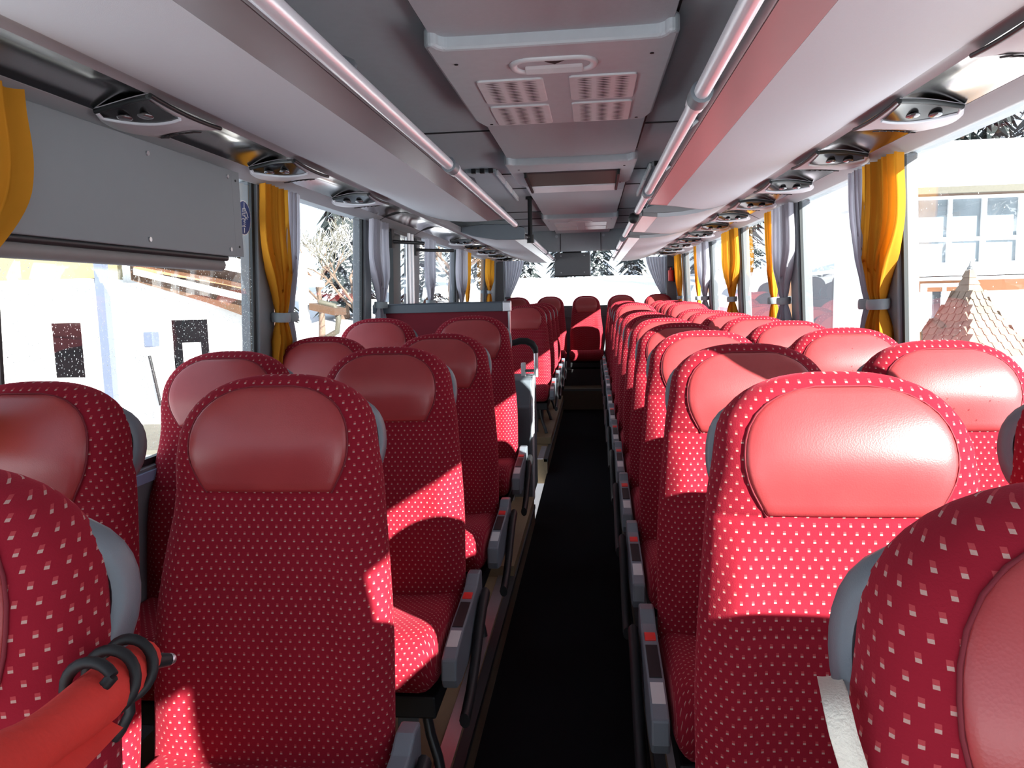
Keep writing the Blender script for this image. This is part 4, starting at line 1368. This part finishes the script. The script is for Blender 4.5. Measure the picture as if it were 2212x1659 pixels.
# little shingled turret close to the coach
t = thing('shingled_turret', 'pointed wooden shingle turret with ball finial outside the sunlit window', 'turret', (4.83, 10.0, 0), rz=.35)
def ring_w(z):
    # half width of the four sided roof, flaring outwards below
    q = (.20 - z) / (.20 + .85)
    return .030 + .45 * max(0, q) ** 1.35 + .05 * max(0, q) ** 4
g = G()
zs = [.20 - 1.05 * i / 12 for i in range(13)]
for i in range(12):
    za, zb_ = zs[i], zs[i + 1] - .015
    wa, wb = ring_w(za), ring_w(zs[i + 1]) + .016
    g.add([(-wa, -wa, za), (wa, -wa, za), (wa, wa, za), (-wa, wa, za), (-wb, -wb, zb_), (wb, -wb, zb_), (wb, wb, zb_), (-wb, wb, zb_)],
          [(0, 4, 5, 1), (1, 5, 6, 2), (2, 6, 7, 3), (3, 7, 4, 0), (4, 7, 6, 5)])
    if i > 2:
        n = 2 + i // 2
        for s in range(4):
            c, sn = math.cos(s * PI / 2), math.sin(s * PI / 2)
            for k in range(n):
                u = (k + .5 + .25 * (i % 2)) / n * 2 - 1
                if abs(u) > .95:
                    continue
                x0_, y0_ = u * wb, -wb - .006
                hw = wb / n * .86
                P = [(x0_ - hw, -wa - .004, za), (x0_ + hw, -wa - .004, za), (x0_ + hw, y0_ - .004, zb_), (x0_, y0_ - .010, zb_ - .018), (x0_ - hw, y0_ - .004, zb_)]
                g.add([(p[0] * c - p[1] * sn, p[0] * sn + p[1] * c, p[2]) for p in P], [(0, 4, 3, 2, 1)])
flip_ok(g.make('shingle_roof', M['shingle'], t))
G().tube([(0, 0, .0), (0, 0, .12), (0, 0, .21), (0, 0, .30)], [.075, .045, .02, .004], 10).make('spire', M['steel'], t, 60)
G().ball((0, 0, .205), .036, 10).make('finial', M['steel'], t, 60)
G().box(-.36, .36, -.36, .36, GZ, -.80).make('body', M['render'], t)

# conifers on the slopes
def conifer(label, loc, h, seed, group):
    rnd = random.Random(seed)
    t = thing('conifer_tree', label, 'tree', loc, group)
    g = G()
    L = 15
    for i in range(L):
        q = i / L
        zt_, zb_ = h * (1 - .93 * q * .98), h * (1 - .93 * (q + 1.9 / L))
        r = .035 * h + .125 * h * (q + .08)
        n = 18
        c = len(g.v)
        g.v.append((0, 0, zt_))
        ring = []
        for k in range(n):
            a = 2 * PI * k / n + i
            rr2 = r * (rnd.uniform(.78, 1.12) if k % 2 else rnd.uniform(.45, .62))
            ring.append(len(g.v))
            g.v.append((rr2 * math.cos(a), rr2 * math.sin(a), zb_ + (0 if k % 2 else .05 * h) + rnd.uniform(-.02, .02) * h))
        for k in range(n):
            g.f.append((c, ring[k], ring[(k + 1) % n]))
    g.make('needles', M['conifer'], t)
    G().tube([(0, 0, 0), (0, 0, h * .9)], [.03 * h, .008 * h], 7).make('trunk', M['bark'], t, 60)
    return t
cf = conifer('snowy conifer on the slope above the house roof, tallest', (19, 42, 3.2), 11.0, 1, 'conifers above the house')
cf['label'] = 'snow-covered conifer on the slope above the house roof'
ffr = random.Random(5)
for r in range(4):
    for c in range(7):
        x, y = 14.5 + 3.7 * c + 1.85 * (r % 2) + ffr.uniform(-.1, .1), 36.5 + 5 * r + ffr.uniform(-.2, .2)
        if r == 1 and c == 0:
            continue
        dup(cf, (x * y / 40., y, 1.2 + 1.7 * r), 'snow-covered conifer on the slope above the house roof', rz=c * .9 + r)
cf.location = (16.9, 41.4, 2.9)
for i, (x, y, z, s) in enumerate(((-11.2, 62, .6, 1), (-8.2, 66, .7, 1), (-5.4, 62, .9, 1), (-2.6, 67, 1.0, 1), (.6, 62, .9, 1), (3.6, 66, .8, 1), (6.6, 62, .7, 1), (9.6, 66, .9, 1), (12.6, 62, 1.0, 1))):
    o = dup(cf, (x, y, z), 'snow-covered conifer on the far bank behind the rear window', 'conifers behind the coach', rz=i * 1.3)
for i, (x, y, z) in enumerate(((-14.5, 32, -1.3), (-12.6, 37, -1.0), (-17.9, 37, -.9), (-9.4, 41, -.6), (-21.5, 33, -.9), (-13.6, 43, -.5), (-6.6, 46, -.4))):
    dup(cf, (x, y, z), 'snow-covered conifer rising behind the white garage building', 'conifers behind the garage', rz=i * 1.7)

# water beads on the shaded panes, a few on the sunlit ones
def beads(win, sx, ya, yb, za, zb, n, seed, rmax=.0022):
    rnd = random.Random(seed)
    g = G()
    for _ in range(n):
        y, z = rnd.uniform(ya, yb), rnd.uniform(za, zb)
        if rnd.random() < .3:
            z -= rnd.random() ** 2 * .2
        z = max(za, z)
        r = rmax * (.35 + .65 * rnd.random() ** 2)
        x = sx * (wx(z) + .0195)
        k = rnd.uniform(.9, 1.6)
        vs = [(x, y - r, z), (x, y, z - r * k), (x, y + r, z), (x, y, z + r), (x - sx * r * .5, y, z)]
        g.add(vs, [(0, 1, 4), (1, 2, 4), (2, 3, 4), (3, 0, 4)])
    o = g.make('water_beads', M['glint_drops'], win, kind='stuff')
    return o
beads(wins[(-1, 2)], -1, 1.50, 2.74, -.42, .14, 5200, 1, .0024)
beads(wins[(-1, 3)], -1, 2.91, 4.08, -.40, .42, 1600, 2)
beads(wins[(1, 2)], 1, 1.6, 2.62, -.40, .42, 260, 3, .0026)

# ------------------------------------------------------------------ daylight
sun_d = bpy.data.lights.new('sun', 'SUN')
sun_d.energy = 15.0
sun_d.angle = math.radians(.53)
sun_d.color = (1., .955, .89)
sun = bpy.data.objects.new('sun', sun_d)
C.objects.link(sun)
dirv = Vector((-1.02, 1.0, -.628)).normalized()
sun.rotation_euler = dirv.to_track_quat('-Z', 'Y').to_euler()
w = bpy.data.worlds.new('sky')
SC.world = w
w.use_nodes = True
nt = w.node_tree
nt.nodes.clear()
out = nd(nt, 'ShaderNodeOutputWorld')
bg = nd(nt, 'ShaderNodeBackground')
sky = nd(nt, 'ShaderNodeTexSky')
sky.sky_type = 'HOSEK_WILKIE'
sky.sun_direction = -dirv
sky.turbidity = 2.5
sky.ground_albedo = .8
pale = nd(nt, 'ShaderNodeMix', data_type='RGBA')
pale.inputs[0].default_value = .45
pale.inputs[7].default_value = (.62, .70, .82, 1)
lk(nt, sky.outputs[0], pale.inputs[6])
lk(nt, pale.outputs[2], bg.inputs[0])
bg.inputs[1].default_value = 2.4
lk(nt, bg.outputs[0], out.inputs[0])

# ------------------------------------------------------------------ put the coach on its carpet and set the view
for o in list(SC.objects):
    if o.parent is None:
        o.location.z += LIFT
SC.view_settings.view_transform = 'Standard'
SC.view_settings.look = 'None'
SC.view_settings.exposure = .75
SC.view_settings.gamma = 1.
SC.view_settings.use_curve_mapping = False
cy = SC.cycles
cy.max_bounces = 10
cy.diffuse_bounces = 5
cy.glossy_bounces = 4
cy.transmission_bounces = 6
cy.transparent_max_bounces = 16
cy.caustics_reflective = False
cy.caustics_refractive = False
cy.sample_clamp_indirect = 4.
cy.use_denoising = True
